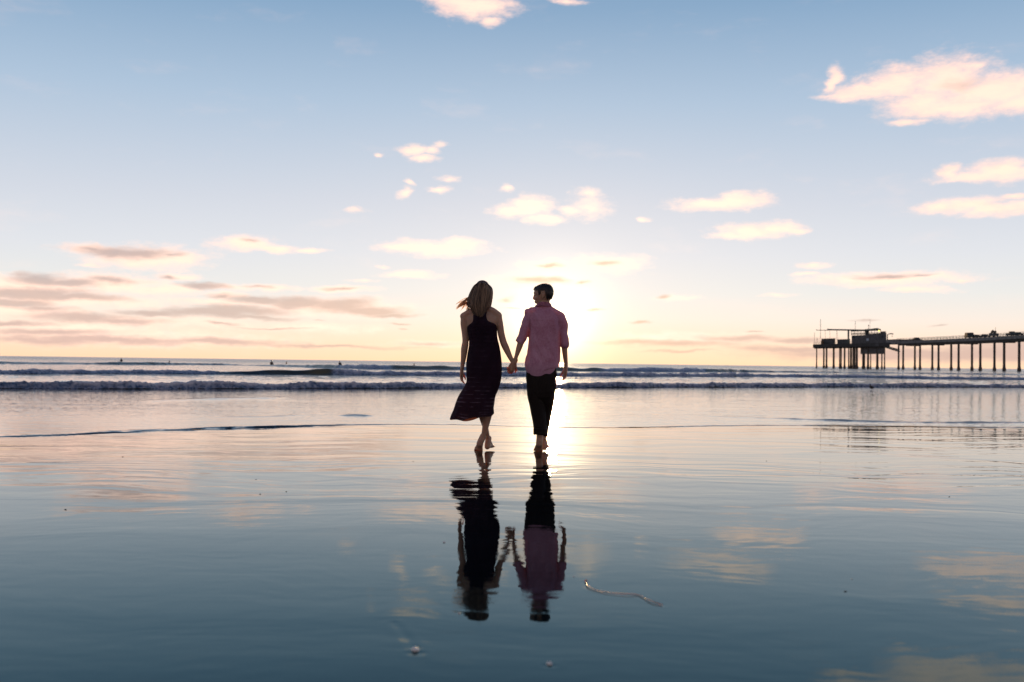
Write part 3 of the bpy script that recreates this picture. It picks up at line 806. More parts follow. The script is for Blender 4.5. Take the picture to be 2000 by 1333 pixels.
for i, (lx, ly, rx, ry, dp) in enumerate(ed):
    A = Vector(q(lx, ly)); B = Vector(q(rx, ry)); c = (A + B) / 2; h_ = (B - A) / 2
    t = i / (NR - 1); low = sst(np.array(t), .60, 1.0)
    for k in range(NS):
        th = 2 * math.pi * k / NS; ct, st = math.cos(th), math.sin(th)
        pw = 2 / 2.25
        cx_ = math.copysign(abs(ct) ** pw, ct); sy_ = math.copysign(abs(st) ** pw, st)
        fold = 1 + low * (.045 * math.sin(7 * th + 2.2 * t * 3) + .035 * math.sin(13 * th + 1.3) + .02 * math.sin(23 * th)) * (abs(st) ** .7)
        wr = .0035 * math.sin(9 * ct + 26 * t) * (1 - low) * abs(st)
        p = c + h_ * cx_ * (1 + .3 * (fold - 1)) + Vector((0, 1, 0)) * (sy_ * dp * fold + (wr if st > 0 else -wr))
        # hem sags in the middle of the near side, curls up at the far left
        sag = low ** 3 * (-.028 * abs(st) * (.4 + .6 * (st < 0)) + .012 * math.sin(5 * th + .8) * abs(st))
        DX[i, k], DY[i, k], DZ[i, k] = p.x, p.y - .05 * low * (st < 0), p.z + sag
    RP[i] = i * .25
def ring_mesh(name, X_, Y_, Z_, org, attr):
    r, c = X_.shape
    X2 = np.concatenate([X_, X_[:, :1]], 1); Y2 = np.concatenate([Y_, Y_[:, :1]], 1); Z2 = np.concatenate([Z_, Z_[:, :1]], 1); A2 = np.concatenate([attr, attr[:, :1]], 1)
    me = grid_mesh(name, X2 - org[0], Y2 - org[1], Z2 - org[2], {'rowpos': A2})
    b_ = bmesh.new(); b_.from_mesh(me); bmesh.ops.remove_doubles(b_, verts=b_.verts, dist=1e-5)
    bmesh.ops.recalc_face_normals(b_, faces=b_.faces); b_.to_mesh(me); b_.free()
    return me
dress = link('dress', ring_mesh('dress', DX, DY, DZ, Wo, RP), m_dress, woman)
tag(dress, 'dark ribbed racerback dress blown to one side at the hem')

# hair: a smooth mass with many separate locks over it
bm = bmesh.new()
hc = Vector(q(943.5, 577, .0))
ball(bm, q(942.5, 573, .0), .086, .092, .095)
ball(bm, q(941, 572.5, -.02), .074, .070, .074)
tube(bm, [T(942, 562, 14.5, .080), T(940.5, 575, 18.5, .098, -.005), T(937, 588, 20.5, .094, -.012), T(935.5, 600, 17.5, .074, -.03), T(936.5, 611, 13, .050, -.06), T(939, 618, 9, .03, -.085)], n=24, sub=4)
tone_n = []
hb = fuse('hair', bm, None, None, (0, 0, 0), .006, 5)
me_h = hb.data; bpy.data.objects.remove(hb)
bm = bmesh.new(); bm.from_mesh(me_h)
tl = bm.verts.layers.float.new('tone')
for v in bm.verts: v[tl] = .15
def lock(pts, r, tone, n=5, flat=False):
    before = len(bm.verts)
    if flat:
        C_ = catmull([tuple(p) + (r * f,) for p, f in zip(pts, (.6, 1, 1, 1, .8, .15))], 4)
        dn = (Vector(C_[-1][:3]) - Vector(C_[0][:3])).normalized().cross(Vector((0, 1, 0))).normalized()
        prev = None
        for c in C_:
            pr = (bm.verts.new(Vector(c[:3]) + dn * c[3]), bm.verts.new(Vector(c[:3]) - dn * c[3]))
            for v in pr: v[tl] = tone
            if prev: bm.faces.new((prev[0], prev[1], pr[1], pr[0]))
            prev = pr
        return
    rr = tube(bm, [(*p, r * f, r * f * .6) for p, f in zip(pts, (.6, 1, 1, 1, .8, .25))], n=n, sub=4, cap=False, hint=(0, 1, .01))
    for ring in rr:
        for v in ring: v[tl] = tone
for i in range(430):
    u = random.uniform(-1, 1)          # across the head
    top = 555 + 8 * u * u + random.uniform(-1, 3)
    endy = 619 - 16 * abs(u) ** 1.7 + random.uniform(-6, 3)
    x0 = 942 + u * 11; x1 = 941.5 + u * 20.5; x2 = 938 + u * 24; x3 = 936 + u * 22.5 + random.uniform(-1, 1); x4 = 938.5 + u * 14 + random.uniform(-2.5, 2.5)
    cv = math.sqrt(max(0, 1 - u * u * .92))
    lift = random.uniform(0, .006)
    sp_ = random.uniform(-.03, .03)
    ya = [552.0 + abs(u) * 1.0, 553.4 + 3.5 * u * u, 563 + 3 * u * u, 583, 599, endy]
    xa = [941.5 + u * 5, 941.5 + u * 13.5, x1, x2, x3, x4]
    da = [-.010 + sp_, -.062 * cv + sp_ * .5, -.103 * cv, -.112 * cv - .004, -.100 * cv - .022, -.062 * cv - .06]
    pts = [q(a, b, c_ - lift) for a, b, c_ in zip(xa, ya, da)]
    lock(pts, random.uniform(.0014, .0034), random.choice([0, .05, .15, .3, .5, .9]))
# wisps blown out to the left
for i in range(75):
    s_ = random.random()
    xs0 = 917 + random.uniform(-1, 3); y0 = 586 + random.uniform(-7, 9)
    L_ = random.uniform(.35, 1.0)
    ex = 913 - 23 * L_ + random.uniform(-1, 1); ey = 592 + 13 * L_ + random.uniform(-2.6, 2.6)
    if i % 7 == 0: ey -= 8 * L_
    if i % 5 == 0: ex += 8; ey += 6 * L_
    d0 = random.uniform(-.05, .03)
    pts = [q(xs0 + (ex - xs0) * t_ ** .95, y0 + (ey - y0) * t_ - 2.0 * math.sin(math.pi * t_), d0 - .03 * t_) for t_ in (0, .2, .4, .6, .8, 1)]
    lock(pts, random.uniform(.0014, .0030), random.choice([1.3, 1.6, 1.9]), flat=True)
for i in range(30):    # short fly-away ends above the shoulder
    x0 = 915 + random.uniform(-1, 4); y0 = 600 + random.uniform(-4, 5)
    ex = x0 - random.uniform(1, 7); ey = y0 + random.uniform(4, 12)
    pts = [q(x0 + (ex - x0) * t_, y0 + (ey - y0) * t_, -.02) for t_ in (0, .2, .4, .6, .8, 1)]
    lock(pts, random.uniform(.0015, .0028), random.choice([1.3, 1.6, 1.9]), flat=True)
hair_w = bm_obj('hair', bm, m_hair_w, woman, Wo, smooth=True)

# ------------------------------------------------------------------ the man
Mo = q(1057, 882)
man = empty('person', Mo)
tag(man, 'barefoot man in a pink shirt and rolled dark trousers, looking left at the woman', 'person', 'couple walking hand in hand')
bm = bmesh.new()
tube(bm, [T(1062, 606, 14, .06), T(1062, 620, 30, .085), T(1063, 650, 28, .09), T(1062, 690, 27, .09), T(1058, 730, 27, .09)], n=20)
tube(bm, [T(1061.5, 583, 12.5, .064, .006), T(1061.5, 594, 12.5, .062), T(1062, 606, 15, .065)], n=20)
# viewer-left arm
tube(bm, [T(1032, 618, 8, .045), T(1024, 640, 7, .043), T(1019, 660, 6, .040), T(1016.5, 671, 6.3, .039, -.01), T(1013, 682, 5.6, .034, -.02), T(1008.5, 696, 3.9, .026, -.035), T(1006, 704, 4.0, .022, -.04), T(1005.5, 708, 4.2, .024, -.04)], n=16)
# viewer-right arm
tube(bm, [T(1094, 622, 8, .045), T(1100, 645, 7, .043), T(1102, 665, 6, .040), T(1102.5, 680, 5.8, .039, .0), T(1104, 696, 4.9, .032, .01), T(1105.6, 710, 3.9, .025, .02), T(1105.6, 718, 4.1, .023, .025)], n=16)
hand(bm, q(1105.3, 717, .025), (-.08, .05, -1), (-.35, .92, 0), (-.92, -.35, 0), .98, curl=(.25, .4, .35), thumb_dir=(-.5, .5, -.8))
# the hand that wraps hers
hand(bm, q(1005.5, 706, -.040), (-.42, -.02, -.85), (.75, .5, -.35), (-.35, .92, .1), .98, curl=(.75, 1.0, .9), thumb_dir=(.15, .5, -.85))
# legs
tube(bm, [T(1050, 740, 14, .08), T(1052, 790, 11, .065), T(1054, 825, 8, .055, -.01), T(1054.5, 845, 6.0, .042, -.02), T(1054.3, 856, 5.6, .040, -.02)], n=18)
tube(bm, [T(1070, 740, 14, .08), T(1068, 790, 11, .065, .06), T(1066, 825, 8, .055, .10), T(1065, 848, 5.2, .042, .14), T(1064.6, 862, 4.8, .036, .15)], n=18)
foot(bm, q(1054, 857, -.02), q(1053, 867, -.04), q(1051.5, 880, .030), q(1050.5, 882, .09), 1.06, side=(-1, -.1, 0))
foot(bm, q(1064.6, 865, .15), q(1064, 876, .12), q(1068, 876.8, .26), q(1070, 876.3, .32), .98, side=(1, -.2, 0))
g, Rm = head(bm, q(1061.3, 577.5, .0), R(-74), R(-8), R(0), .97)
m_body = fuse('body', bm, m_skin_m, man, Mo, .0045, 3)

# short hair grown from the scalp: the head's own surface inside the hairline, lifted a few millimetres
capR = Matrix.Rotation(R(74), 3, 'Z') @ Matrix.Rotation(R(-8), 3, 'X')
Fd = capR @ Vector((0, 1, 0)); Ud = capR @ Vector((0, 0, 1)); Sd = capR @ Vector((1, 0, 0)); hcm = Vector(q(1061.3, 577.5, 0))
bm = bmesh.new(); bm.from_mesh(m_body.data); bmesh.ops.translate(bm, vec=Vector(Mo), verts=bm.verts)
bm.normal_update(); dead = []; lift = {}
for v in bm.verts:
    r_ = v.co - hcm; f_, z_, s_ = r_.dot(Fd), r_.dot(Ud), abs(r_.dot(Sd))
    if f_ > .052: line = .062
    elif f_ > .030: line = .052 - (.052 - f_) * .3
    elif f_ > .004: line = .005                       # temple and sideburn
    elif f_ > -.040: line = .034                      # over the ear
    else: line = -.050 + .10 * (-.04 - f_)            # nape
    line += .004 * math.sin(f_ * 190) + .003 * math.sin(s_ * 260)
    ear = s_ > .070 and -.045 < f_ < .004 and z_ < .040
    if z_ < line or ear or r_.length > .19: dead.append(v)
    else: lift[v] = .0025 + .0075 * min(1, max(0, (z_ - line) / .05))
for v, a_ in lift.items(): v.co += v.normal * a_
bmesh.ops.delete(bm, geom=dead, context='VERTS')
tl = bm.verts.layers.float.new('tone')
for v in bm.verts: v[tl] = .2
bm.verts.ensure_lookup_table()
bm.normal_update()
base_v = [(v.co.copy(), v.normal.copy()) for v in bm.verts]
for i in range(3200):
    p, nn = random.choice(base_v)
    f_ = (p - hcm).dot(Fd); up_ = max(0, nn.z)
    ln = .005 + .009 * up_ * random.random() + (.009 if f_ > .055 and up_ > .3 else 0)
    dr = (nn * .35 + Fd * (.7 if f_ > 0 else -.3) + Vector((0, 0, -.8 * (1 - up_))) + Vector((random.uniform(-.3, .3),) * 3)).normalized()
    w_ = random.uniform(.0010, .0022)
    sdv = nn.cross(dr)
    if sdv.length < .01: continue
    sdv = sdv.normalized() * w_
    a = bm.verts.new(p + sdv - nn * .002); b = bm.verts.new(p - sdv - nn * .002); e_ = bm.verts.new(p + dr * ln); h_ = bm.verts.new(p - nn * .001 + nn.cross(sdv))
    tn = random.random() * .6
    for v in (a, b, e_, h_): v[tl] = tn
    bm.faces.new((a, b, e_)); bm.faces.new((b, h_, e_)); bm.faces.new((h_, a, e_))
bm_obj('hair', bm, m_hair_m, man, Mo, smooth=False)

# shirt
def shirt_edge(name, pts, hint=(0, 1, 0), **k): pass
bm = bmesh.new()
def LR(lx, ly, rx, ry, d, dep=0): return (*((Vector(q(lx, ly, dep)) + Vector(q(rx, ry, dep))) / 2), (rx - lx) / 2 * K, d)
tube(bm, [LR(1050, 602, 1076, 603, .070), LR(1039, 609, 1087, 612, .092), LR(1034, 620, 1092, 624, .110), LR(1034.5, 638, 1093.5, 640, .120), LR(1032.6, 660, 1094, 660, .120), LR(1031, 680, 1093.6, 682, .122), LR(1027.5, 698, 1093.8, 700, .128), LR(1024.4, 712, 1093, 714, .130), LR(1027.5, 722, 1090.5, 726, .126), LR(1033, 725, 1088.5, 729, .120)], n=40, sub=4, power=2.5)
tube(bm, [T(1034, 613, 10, .062), T(1048, 607, 9, .068), T(1062, 605, 10, .068), T(1078, 609, 9, .068), T(1093, 621, 11, .060)], hint=(0, 1, 0), n=18)
# sleeves
tube(bm, [T(1036, 614, 9.5, .065), T(1031.5, 626, 10.0, .068), T(1026.5, 642, 9.6, .064), T(1021, 657, 9.2, .060), T(1017.8, 664, 8.8, .058)], n=22, sub=5)
tube(bm, [T(1093, 621, 9.5, .064), T(1098, 634, 9.6, .068), T(1100.5, 650, 9.0, .064), T(1102, 664, 8.6, .060), T(1102.6, 673, 8.2, .058)], n=22, sub=5)
shirt = fuse('shirt', bm, m_shirt, man, Mo, .0055, 3)
co = verts_np(shirt.data); xx, zz = co[:, 0], co[:, 2]
dst = np.abs(xx - .03)
up_s = sst(zz, .80, .95)
wrk = .016 * up_s * np.abs(fbm(xx * 6.5 + zz * 2.5, zz * 2.6 - xx * 1.5, 3, 91)) + .010 * (.08 + .92 * up_s) * fbm(xx * 18 + zz * 7, zz * 4.5, 3, 92) + .0025 * fbm(xx * 40, zz * 22, 2, 93)
wrk += -.006 * np.exp(-((xx + .13) / .006) ** 2) * sst(zz, .55, .75) * (zz < 1.36) - .005 * np.exp(-((xx - .16) / .006) ** 2) * sst(zz, .6, .8) * (zz < 1.3)
wrk += -.003 * np.exp(-((zz - (1.30 - .05 * (xx > .1)))/ .005) ** 2) * (co[:, 1] < 0) * (np.abs(xx) < .17)    # yoke seam
push(shirt.data, (wrk * (.3 + .7 * up_s)).astype(np.float32) - .003)
tag(shirt, 'pink rolled-sleeve shirt hanging untucked')
# collar: a folded band, higher at the back of the neck
bm = bmesh.new()
n_ = 44; rows_ = []
cpts = [(0.0, 13.0, .067, 593.2), (.35, 14.0, .072, 592.8), (.6, 15.4, .079, 595.0), (1.0, 17.0, .088, 600.5)]
for (s_, hw, hd, yy) in cpts:
    rr = []
    for k in range(n_):
        th = 2 * math.pi * k / n_
        tilt = 6.0 * max(0, -math.cos(th)) ** 2.5 * (1 - s_ * .6) + (2.2 if math.sin(th) < 0 else 3.8) * math.sin(th)
        p = q(1062.6 + hw * math.cos(th) - .9, yy + .9 * math.cos(th) + tilt, hd * math.sin(th))
        rr.append(bm.verts.new(p))
    rows_.append(rr)
for r0, r1 in zip(rows_, rows_[1:]):
    for k in range(n_):
        bm.faces.new((r0[k], r0[(k + 1) % n_], r1[(k + 1) % n_], r1[k]))
bmesh.ops.solidify(bm, geom=list(bm.faces), thickness=.003)
so_ = bm_obj('collar', bm, m_shirt, None, None, smooth=True)
so_.parent = shirt; so_.location = -Vector(Mo)
def cuff(name, c, axis, rw, rd, hgt, m, parent, n=28, flare=1.06, seed=1):
    """rolled fabric ring around a limb"""
    bm = bmesh.new(); rnd = random.Random(seed)
    ax = Vector(axis).normalized(); D = Vector((0, 1, 0)); D = (D - ax * D.dot(ax)).normalized(); Wd = ax.cross(D)
    rr = []
    for j, (t_, k_) in enumerate(((-.5, .80), (-.5, 1.0), (-.25, 1.07), (0, 1.05), (.25, 1.09), (.5, flare), (.5, .80))):
        ring = []
        for i in range(n):
            th = 2 * math.pi * i / n
            wv = 1 + .03 * math.sin(3 * th + seed) + .02 * math.sin(7 * th + j)
            ring.append(bm.verts.new(Vector(c) + ax * (t_ * hgt + .004 * math.sin(2 * th + seed + j)) + Wd * rw * k_ * wv * math.cos(th) + D * rd * k_ * wv * math.sin(th)))
        rr.append(ring)
    rr.append(rr[0])
    for r0, r1 in zip(rr, rr[1:]):
        for i in range(n): bm.faces.new((r0[i], r0[(i + 1) % n], r1[(i + 1) % n], r1[i]))
    bmesh.ops.recalc_face_normals(bm, faces=bm.faces)
    o = bm_obj(name, bm, m, None, None, smooth=True); o.parent = parent; o.location = -Vector(Mo)
    md = o.modifiers.new('b', 'SUBSURF'); md.levels = 1; md.render_levels = 2
    return o
cuff('cuff', q(1016.8, 665.5, 0), Vector(q(1021, 657)) - Vector(q(1015, 669)), 8.4 * K, .058, .052, m_shirt, shirt, seed=2)
cuff('cuff', q(1102.6, 674, 0), (0, 0, 1), 7.7 * K, .056, .050, m_shirt, shirt, seed=5)

# trousers
bm = bmesh.new()
tube(bm, [LR(1030, 716, 1086, 718, .100), LR(1028, 732, 1087.6, 732, .112), LR(1028.6, 750, 1086.8, 750, .116), LR(1030, 766, 1085.4, 766, .112)], n=30, sub=4, power=2.4)
tube(bm, [T(1044, 752, 16, .100), T(1046, 775, 15.6, .098), T(1050.5, 800, 14.6, .082), T(1053.8, 825, 13.4, .076, -.01), T(1055.0, 840, 12.6, .072, -.02)], n=24, sub=4)
tube(bm, [T(1071, 752, 15.5, .100), T(1069, 775, 15.6, .098, .02), T(1066.5, 800, 14, .080, .07), T(1064.8, 825, 11.8, .072, .11), T(1063.8, 845, 9.2, .064, .14)], n=24, sub=4)
trous = fuse('trousers', bm, m_trous, man, Mo, .0055, 4)
co = verts_np(trous.data); xx, zz = co[:, 0], co[:, 2]
push(trous.data, (.006 * fbm(xx * 7, zz * 6, 3, 95) + .003 * fbm(xx * 22, zz * 14, 2, 96)).astype(np.float32))
tag(trous, 'dark trousers rolled up above the ankles')
cuff('cuff', q(1055.0, 842.5, -.02), (0, 0, 1), 12.6 * K, .073, .072, m_trous, trous, seed=3)
cuff('cuff', q(1063.6, 849, .14), (0, 0, 1), 8.6 * K, .062, .060, m_trous, trous, seed=4)

# ------------------------------------------------------------------ pier
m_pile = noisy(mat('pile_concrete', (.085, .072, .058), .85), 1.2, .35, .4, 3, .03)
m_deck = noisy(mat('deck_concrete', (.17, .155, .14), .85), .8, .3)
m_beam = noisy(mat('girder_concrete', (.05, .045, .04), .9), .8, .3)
m_wall = noisy(mat('weathered_cladding', (.085, .078, .075), .85), .9, .35)
m_steel = mat('painted_steel', (.045, .06, .05), .5, Metallic=.3)
m_dark = mat('dark_rubber', (.02, .02, .02), .8)
m_win = mat('window_glass', (.02, .025, .03), .9)
m_orange_glow = noisy(mat('drum_orange_glow', (.22, .10, .03), .8), 2, .3)  # the orange glow on the pier head, put into the drum's base colour

def Yp(px_):
    """distance of the pier's near edge along the frame"""
    return float(np.interp(px_, [1588, 1740, 1756, 1992, 2120, 2440], [510, 455, 446, 350, 312, 245]))
def pp(px_, z, off=0.0):
    """pier point: photo column, height, offset across the pier (away from the sea side)"""
    Y = Yp(px_); d = ray(px_, hz(px_)); k = d.x / d.y; X = k * Y
    if px_ < 1745: return Vector((X + off * k, Y + off, z))      # the head widens away from the beach
    return Vector((X + off * .985, Y + off * .17, z))
def zpx(px_, py, Y=None):
    Y = Y or Yp(px_); return P(px_, py, Y).z
def hexa(bm, c8):
    v = [bm.verts.new(c) for c in c8]
    for f in ((0, 1, 2, 3), (7, 6, 5, 4), (0, 4, 5, 1), (1, 5, 6, 2), (2, 6, 7, 3), (3, 7, 4, 0)):
        bm.faces.new([v[i] for i in f])
def block(bm, x0, x1, z0, z1, w_=6.0, off=0.0, z0b=None, z1b=None):
    """box between two photo columns along the pier"""
    z0b = z0 if z0b is None else z0b; z1b = z1 if z1b is None else z1b
    a, b = pp(x0, 0, off), pp(x1, 0, off); na, nb = pp(x0, 0, off + w_) - a, pp(x1, 0, off + w_) - b
    def V(p, z): return Vector((p.x, p.y, z))
    hexa(bm, [V(a, z0), V(b, z0b), V(b + nb, z0b), V(a + na, z0), V(a, z1), V(b, z1b), V(b + nb, z1b), V(a + na, z1)])
def bar(bm, a, b, r_, n=6):
    a, b = Vector(a), Vector(b); d = b - a
    M_ = Matrix.Translation((a + b) / 2) @ d.to_track_quat('Z', 'Y').to_matrix().to_4x4()
    bmesh.ops.create_cone(bm, cap_ends=True, segments=n, radius1=r_, radius2=r_, depth=d.length, matrix=M_)
def done(name, bm, m, par, org, **k):
    bmesh.ops.recalc_face_normals(bm, faces=bm.faces)
    if par is None: return bm_obj(name, bm, m, None, org, **k)
    return bm_obj(name, bm, m, par, org, **k)

Po = pp(1700, SEA)
pier = empty('pier', Po)
tag(pier, 'long dark concrete pier on tall pilings running out over the sea', 'pier')
DB, DG, DT = 10.4, 11.5, 12.7
bm = bmesh.new()
xs_ = [1753, 1790, 1850, 1920, 1992, 2060, 2120, 2240, 2340, 2440]
for a, b in zip(xs_, xs_[1:]): block(bm, a, b, DG, DT, 6.0, -.4)
done('deck', bm, m_deck, pier, Po)
bm = bmesh.new()
for a, b in zip(xs_, xs_[1:]):
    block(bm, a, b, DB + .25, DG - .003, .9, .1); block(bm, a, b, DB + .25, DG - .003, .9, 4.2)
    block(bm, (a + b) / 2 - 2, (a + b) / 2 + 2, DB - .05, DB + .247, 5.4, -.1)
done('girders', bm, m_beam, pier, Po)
bm = bmesh.new()
block(bm, 1730, 1752, DG, DT + .9, 12, .5)
done('deck_landing', bm, m_deck, pier, Po)
bm = bmesh.new()
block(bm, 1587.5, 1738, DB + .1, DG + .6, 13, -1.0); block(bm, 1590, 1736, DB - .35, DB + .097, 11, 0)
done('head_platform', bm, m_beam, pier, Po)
for off, rp in ((-.35, .055), (5.5, .055)):
    bm = bmesh.new()
    for a, b in zip(xs_, xs_[1:]):
        for hh in (.55, 1.1): bar(bm, pp(a, DT + hh, off), pp(b, DT + hh, off), .06)
        n_ = max(2, int((pp(b, 0).to_2d() - pp(a, 0).to_2d()).length / 2.4))
        for i in range(n_):
            x_ = a + (b - a) * i / n_; bar(bm, pp(x_, DT - .05, off), pp(x_, DT + 1.15, off), rp)
    done('railing', bm, m_steel, pier, Po)
bm = bmesh.new()
for i in range(26):
    x_ = 1589 + i * 2.9
    bar(bm, pp(x_, DG + .6, -.8), pp(x_, DG + 1.65, -.8), .05)
for hh in (1.1, 1.65): bar(bm, pp(1589, DG + hh, -.8), pp(1661, DG + hh, -.8), .05)
done('railing', bm, m_steel, pier, Po)

def make_pile(px_, wd, off=.4, top=DB + .2, foot_=True):
    """tapered round pile with a marine-growth collar at the water"""
    Y = Yp(px_); r_ = wd / 2 * Y / FPX; b = pp(px_, 0, 0)
    b.x += off * .985 * 0; bm = bmesh.new()
    prof = [(top, 1.0), (6, 1.0), (2.2, 1.02), (1.3, 1.16), (1.0, 1.42), (.3, 1.5), (-1.5, 1.5)]
    rr = []
    for z, k in prof:
        rr.append([bm.verts.new(Vector((b.x + r_ * k * math.cos(t * math.pi / 6), b.y + off + r_ * k * math.sin(t * math.pi / 6), z))) for t in range(12)])
    for a_, c_ in zip(rr, rr[1:]):
        for i in range(12): bm.faces.new((a_[i], a_[(i + 1) % 12], c_[(i + 1) % 12], c_[i]))
    bm.faces.new(rr[0]); bm.faces.new(list(reversed(rr[-1])))
    o = done('pile', bm, m_pile, pier, Po, smooth=True)
for px_, wd in [(1755.8, 3.4), (1764.8, 3.6), (1787.7, 3.6), (1797.8, 3.8), (1821.8, 3.8), (1834, 4.0), (1858.8, 4.0), (1873.3, 4.2), (1899.5, 4.2), (1915.8, 4.5),
                (1943.5, 4.4), (1962.5, 4.8), (1991.9, 4.9), (2014, 5.0), (2048, 5.2), (2074, 5.4), (2112, 5.6), (2142, 6)]:
    make_pile(px_, wd, .5 if wd else 0)
for zx, zw, dep in [(272, 22, 2), (455, 34, 1), (487, 32, 8), (610, 34, 2), (675, 22, 8), (737, 22, 3), (808, 34, 1), (832, 30, 8), (917, 25, 3), (1000, 42, 1), (1030, 40, 8),
                    (1062, 44, 2), (1090, 34, 9), (1187, 40, 2), (1268, 40, 1), (1295, 36, 8), (1350, 20, 3), (1465, 45, 2), (1570, 26, 3), (1640, 24, 4)]:
    make_pile(1570 + zx / 10, zw / 10, dep, DB - .3)
# inclined truss under the deck beside the pier head
bm = bmesh.new()
def zz4(x, y): return (1570 + x / 10, 610 + y / 10)
def pt4(x, y, off=0):
    a, b = zz4(x, y); Y = Yp(a); v = P(a, b, Y); return Vector((v.x + off * .3, v.y + off, v.z))
for o_ in (0, 2.5):
    bar(bm, pt4(1560, 672, o_), pt4(1870, 770, o_), .28); bar(bm, pt4(1580, 650, o_), pt4(1870, 735, o_), .14)
    for i in range(7):
        t0, t1 = i / 7, (i + .5) / 7
        bar(bm, pt4(1560 + 310 * t0, 672 + 98 * t0, o_), pt4(1580 + 290 * t1, 650 + 85 * t1, o_), .10)
        bar(bm, pt4(1580 + 290 * t1, 650 + 85 * t1, o_), pt4(1560 + 310 * (t1 + .07), 672 + 98 * (t1 + .07), o_), .10)
done('inclined_truss', bm, m_steel, pier, Po)

# station house on the pier head
def zr(y, px_): return zpx(px_, 610 + y / 10)
Ho = pp(1697, DG + .6, 3)
house = empty('pier_building', Ho)
tag(house, 'boxy two storey dark building with an open top gallery on the pier end', 'building')
bm = bmesh.new()
block(bm, 1663, 1731, DG + .62, zr(445, 1697), 9, 1)
block(bm, 1693, 1731, zr(445, 1697) + .003, zr(418, 1710), 8.5, 1.2)
done('wall', bm, m_wall, house, Ho)
bm = bmesh.new(); block(bm, 1680.5, 1727.5, zr(815, 1704), DB - .36, 9, .5)
block(bm, 1683, 1716, zr(672, 1700), zr(622, 1700), .8, -1.9)
done('lower_chamber', bm, m_wall, house, Ho)
bm = bmesh.new()
block(bm, 1661.5, 1688, zr(362, 1675), zr(343, 1675), 10, .5)
block(bm, 1687.9, 1697, zr(362, 1690), zr(335, 1690), 10, .45, None, zr(328, 1690)); block(bm, 1696.9, 1714, zr(352, 1705), zr(326, 1705), 10, .4, None, zr(312, 1705)); block(bm, 1713.9, 1720, zr(355, 1716), zr(314, 1716), 10, .35, None, zr(334, 1716))
done('roof', bm, m_steel, house, Ho)
for x_ in (1662.3, 1668.5, 1675, 1681, 1687.5, 1691, 1696, 1702, 1708, 1713, 1719.3):
    for o_ in (1.0, 8.6):
        bm = bmesh.new(); block(bm, x_ - .35, x_ + .35, zr(446, x_) - .1, zr(350, x_), .5, o_); done('post', bm, m_wall, house, Ho)
for (xa, xb, ya, yb, w_, o_) in ((1689, 1697, 446, 350, 3, 4), (1720, 1730, 420, 375, 6, 2)):
    bm = bmesh.new(); block(bm, xa, xb, zr(ya, xa), zr(yb, xa), w_, o_); done('roof_cabin', bm, m_wall, house, Ho)
bm = bmesh.new()
for o_ in (.9, 8.9):
    for y_ in (402, 425): bar(bm, pp(1662, zr(y_, 1675), o_), pp(1720, zr(y_, 1715), o_), .09)
done('railing', bm, m_steel, house, Ho)
for (xa, ya, xb, yb) in [(950, 470, 1000, 505), (1030, 470, 1075, 505), (1110, 465, 1170, 515), (1380, 460, 1420, 500), (1480, 455, 1540, 500)]:
    bm = bmesh.new(); block(bm, 1570 + xa / 10, 1570 + xb / 10, zr(yb, 1570 + xa / 10), zr(ya, 1570 + xa / 10), .3, .85)
    done('window', bm, m_win, house, Ho)
bm = bmesh.new(); block(bm, 1692, 1696.5, zr(560, 1694), zr(515, 1694), .6, .5)
done('equipment_box', bm, mat('grey_box', (.34, .38, .44), .6), house, Ho)
lm = bpy.data.materials.new('yellow_glow'); lm.use_nodes = True  # emissive yellow for the small sphere under the gallery roof
lb = lm.node_tree.nodes['Principled BSDF']; lb.inputs['Emission Color'].default_value = (1, .72, .15, 1); lb.inputs['Emission Strength'].default_value = 2.2
bm = bmesh.new(); bmesh.ops.create_icosphere(bm, subdivisions=2, radius=.42, matrix=Matrix.Translation(pp(1716.5, zr(367, 1716), .6)))
done('glow_spot', bm, lm, house, Ho)

# long boom with hanging lines
Bo = pp(1655, DG + .6, 3)
boom = empty('crane', Bo)
tag(boom, 'long low horizontal boom reaching left from the pier building roof', 'crane')
bm = bmesh.new()
bar(bm, pp(1616, zr(340, 1616), 2), pp(1688, zr(352, 1688), 2), .36, 8); bar(bm, pp(1594, zr(350, 1594), 2), pp(1618, zr(352, 1618), 2), .15); bar(bm, pp(1593.5, zr(342, 1594), 2), pp(1596, zr(352, 1596), 2), .15)
bar(bm, pp(1616, zr(326, 1616), 2), pp(1620, zr(345, 1620), 2), .2)
done('boom', bm, m_steel, boom, Bo)
for x_, y1 in ((410, 520), (500, 520), (640, 545), (655, 545)):
    bm = bmesh.new(); a_ = 1570 + x_ / 10
    bar(bm, pp(a_ if x_ != 655 else 1634, zr(352, a_), 2), pp(a_ + (.8 if x_ != 640 else -.8), zr(y1, a_), 2), .055); done('cable', bm, m_steel, boom, Bo)
bm = bmesh.new(); block(bm, 1655, 1658.5, DG + .62, zr(345, 1656), 1.2, 2.2); done('mast', bm, m_steel, boom, Bo)

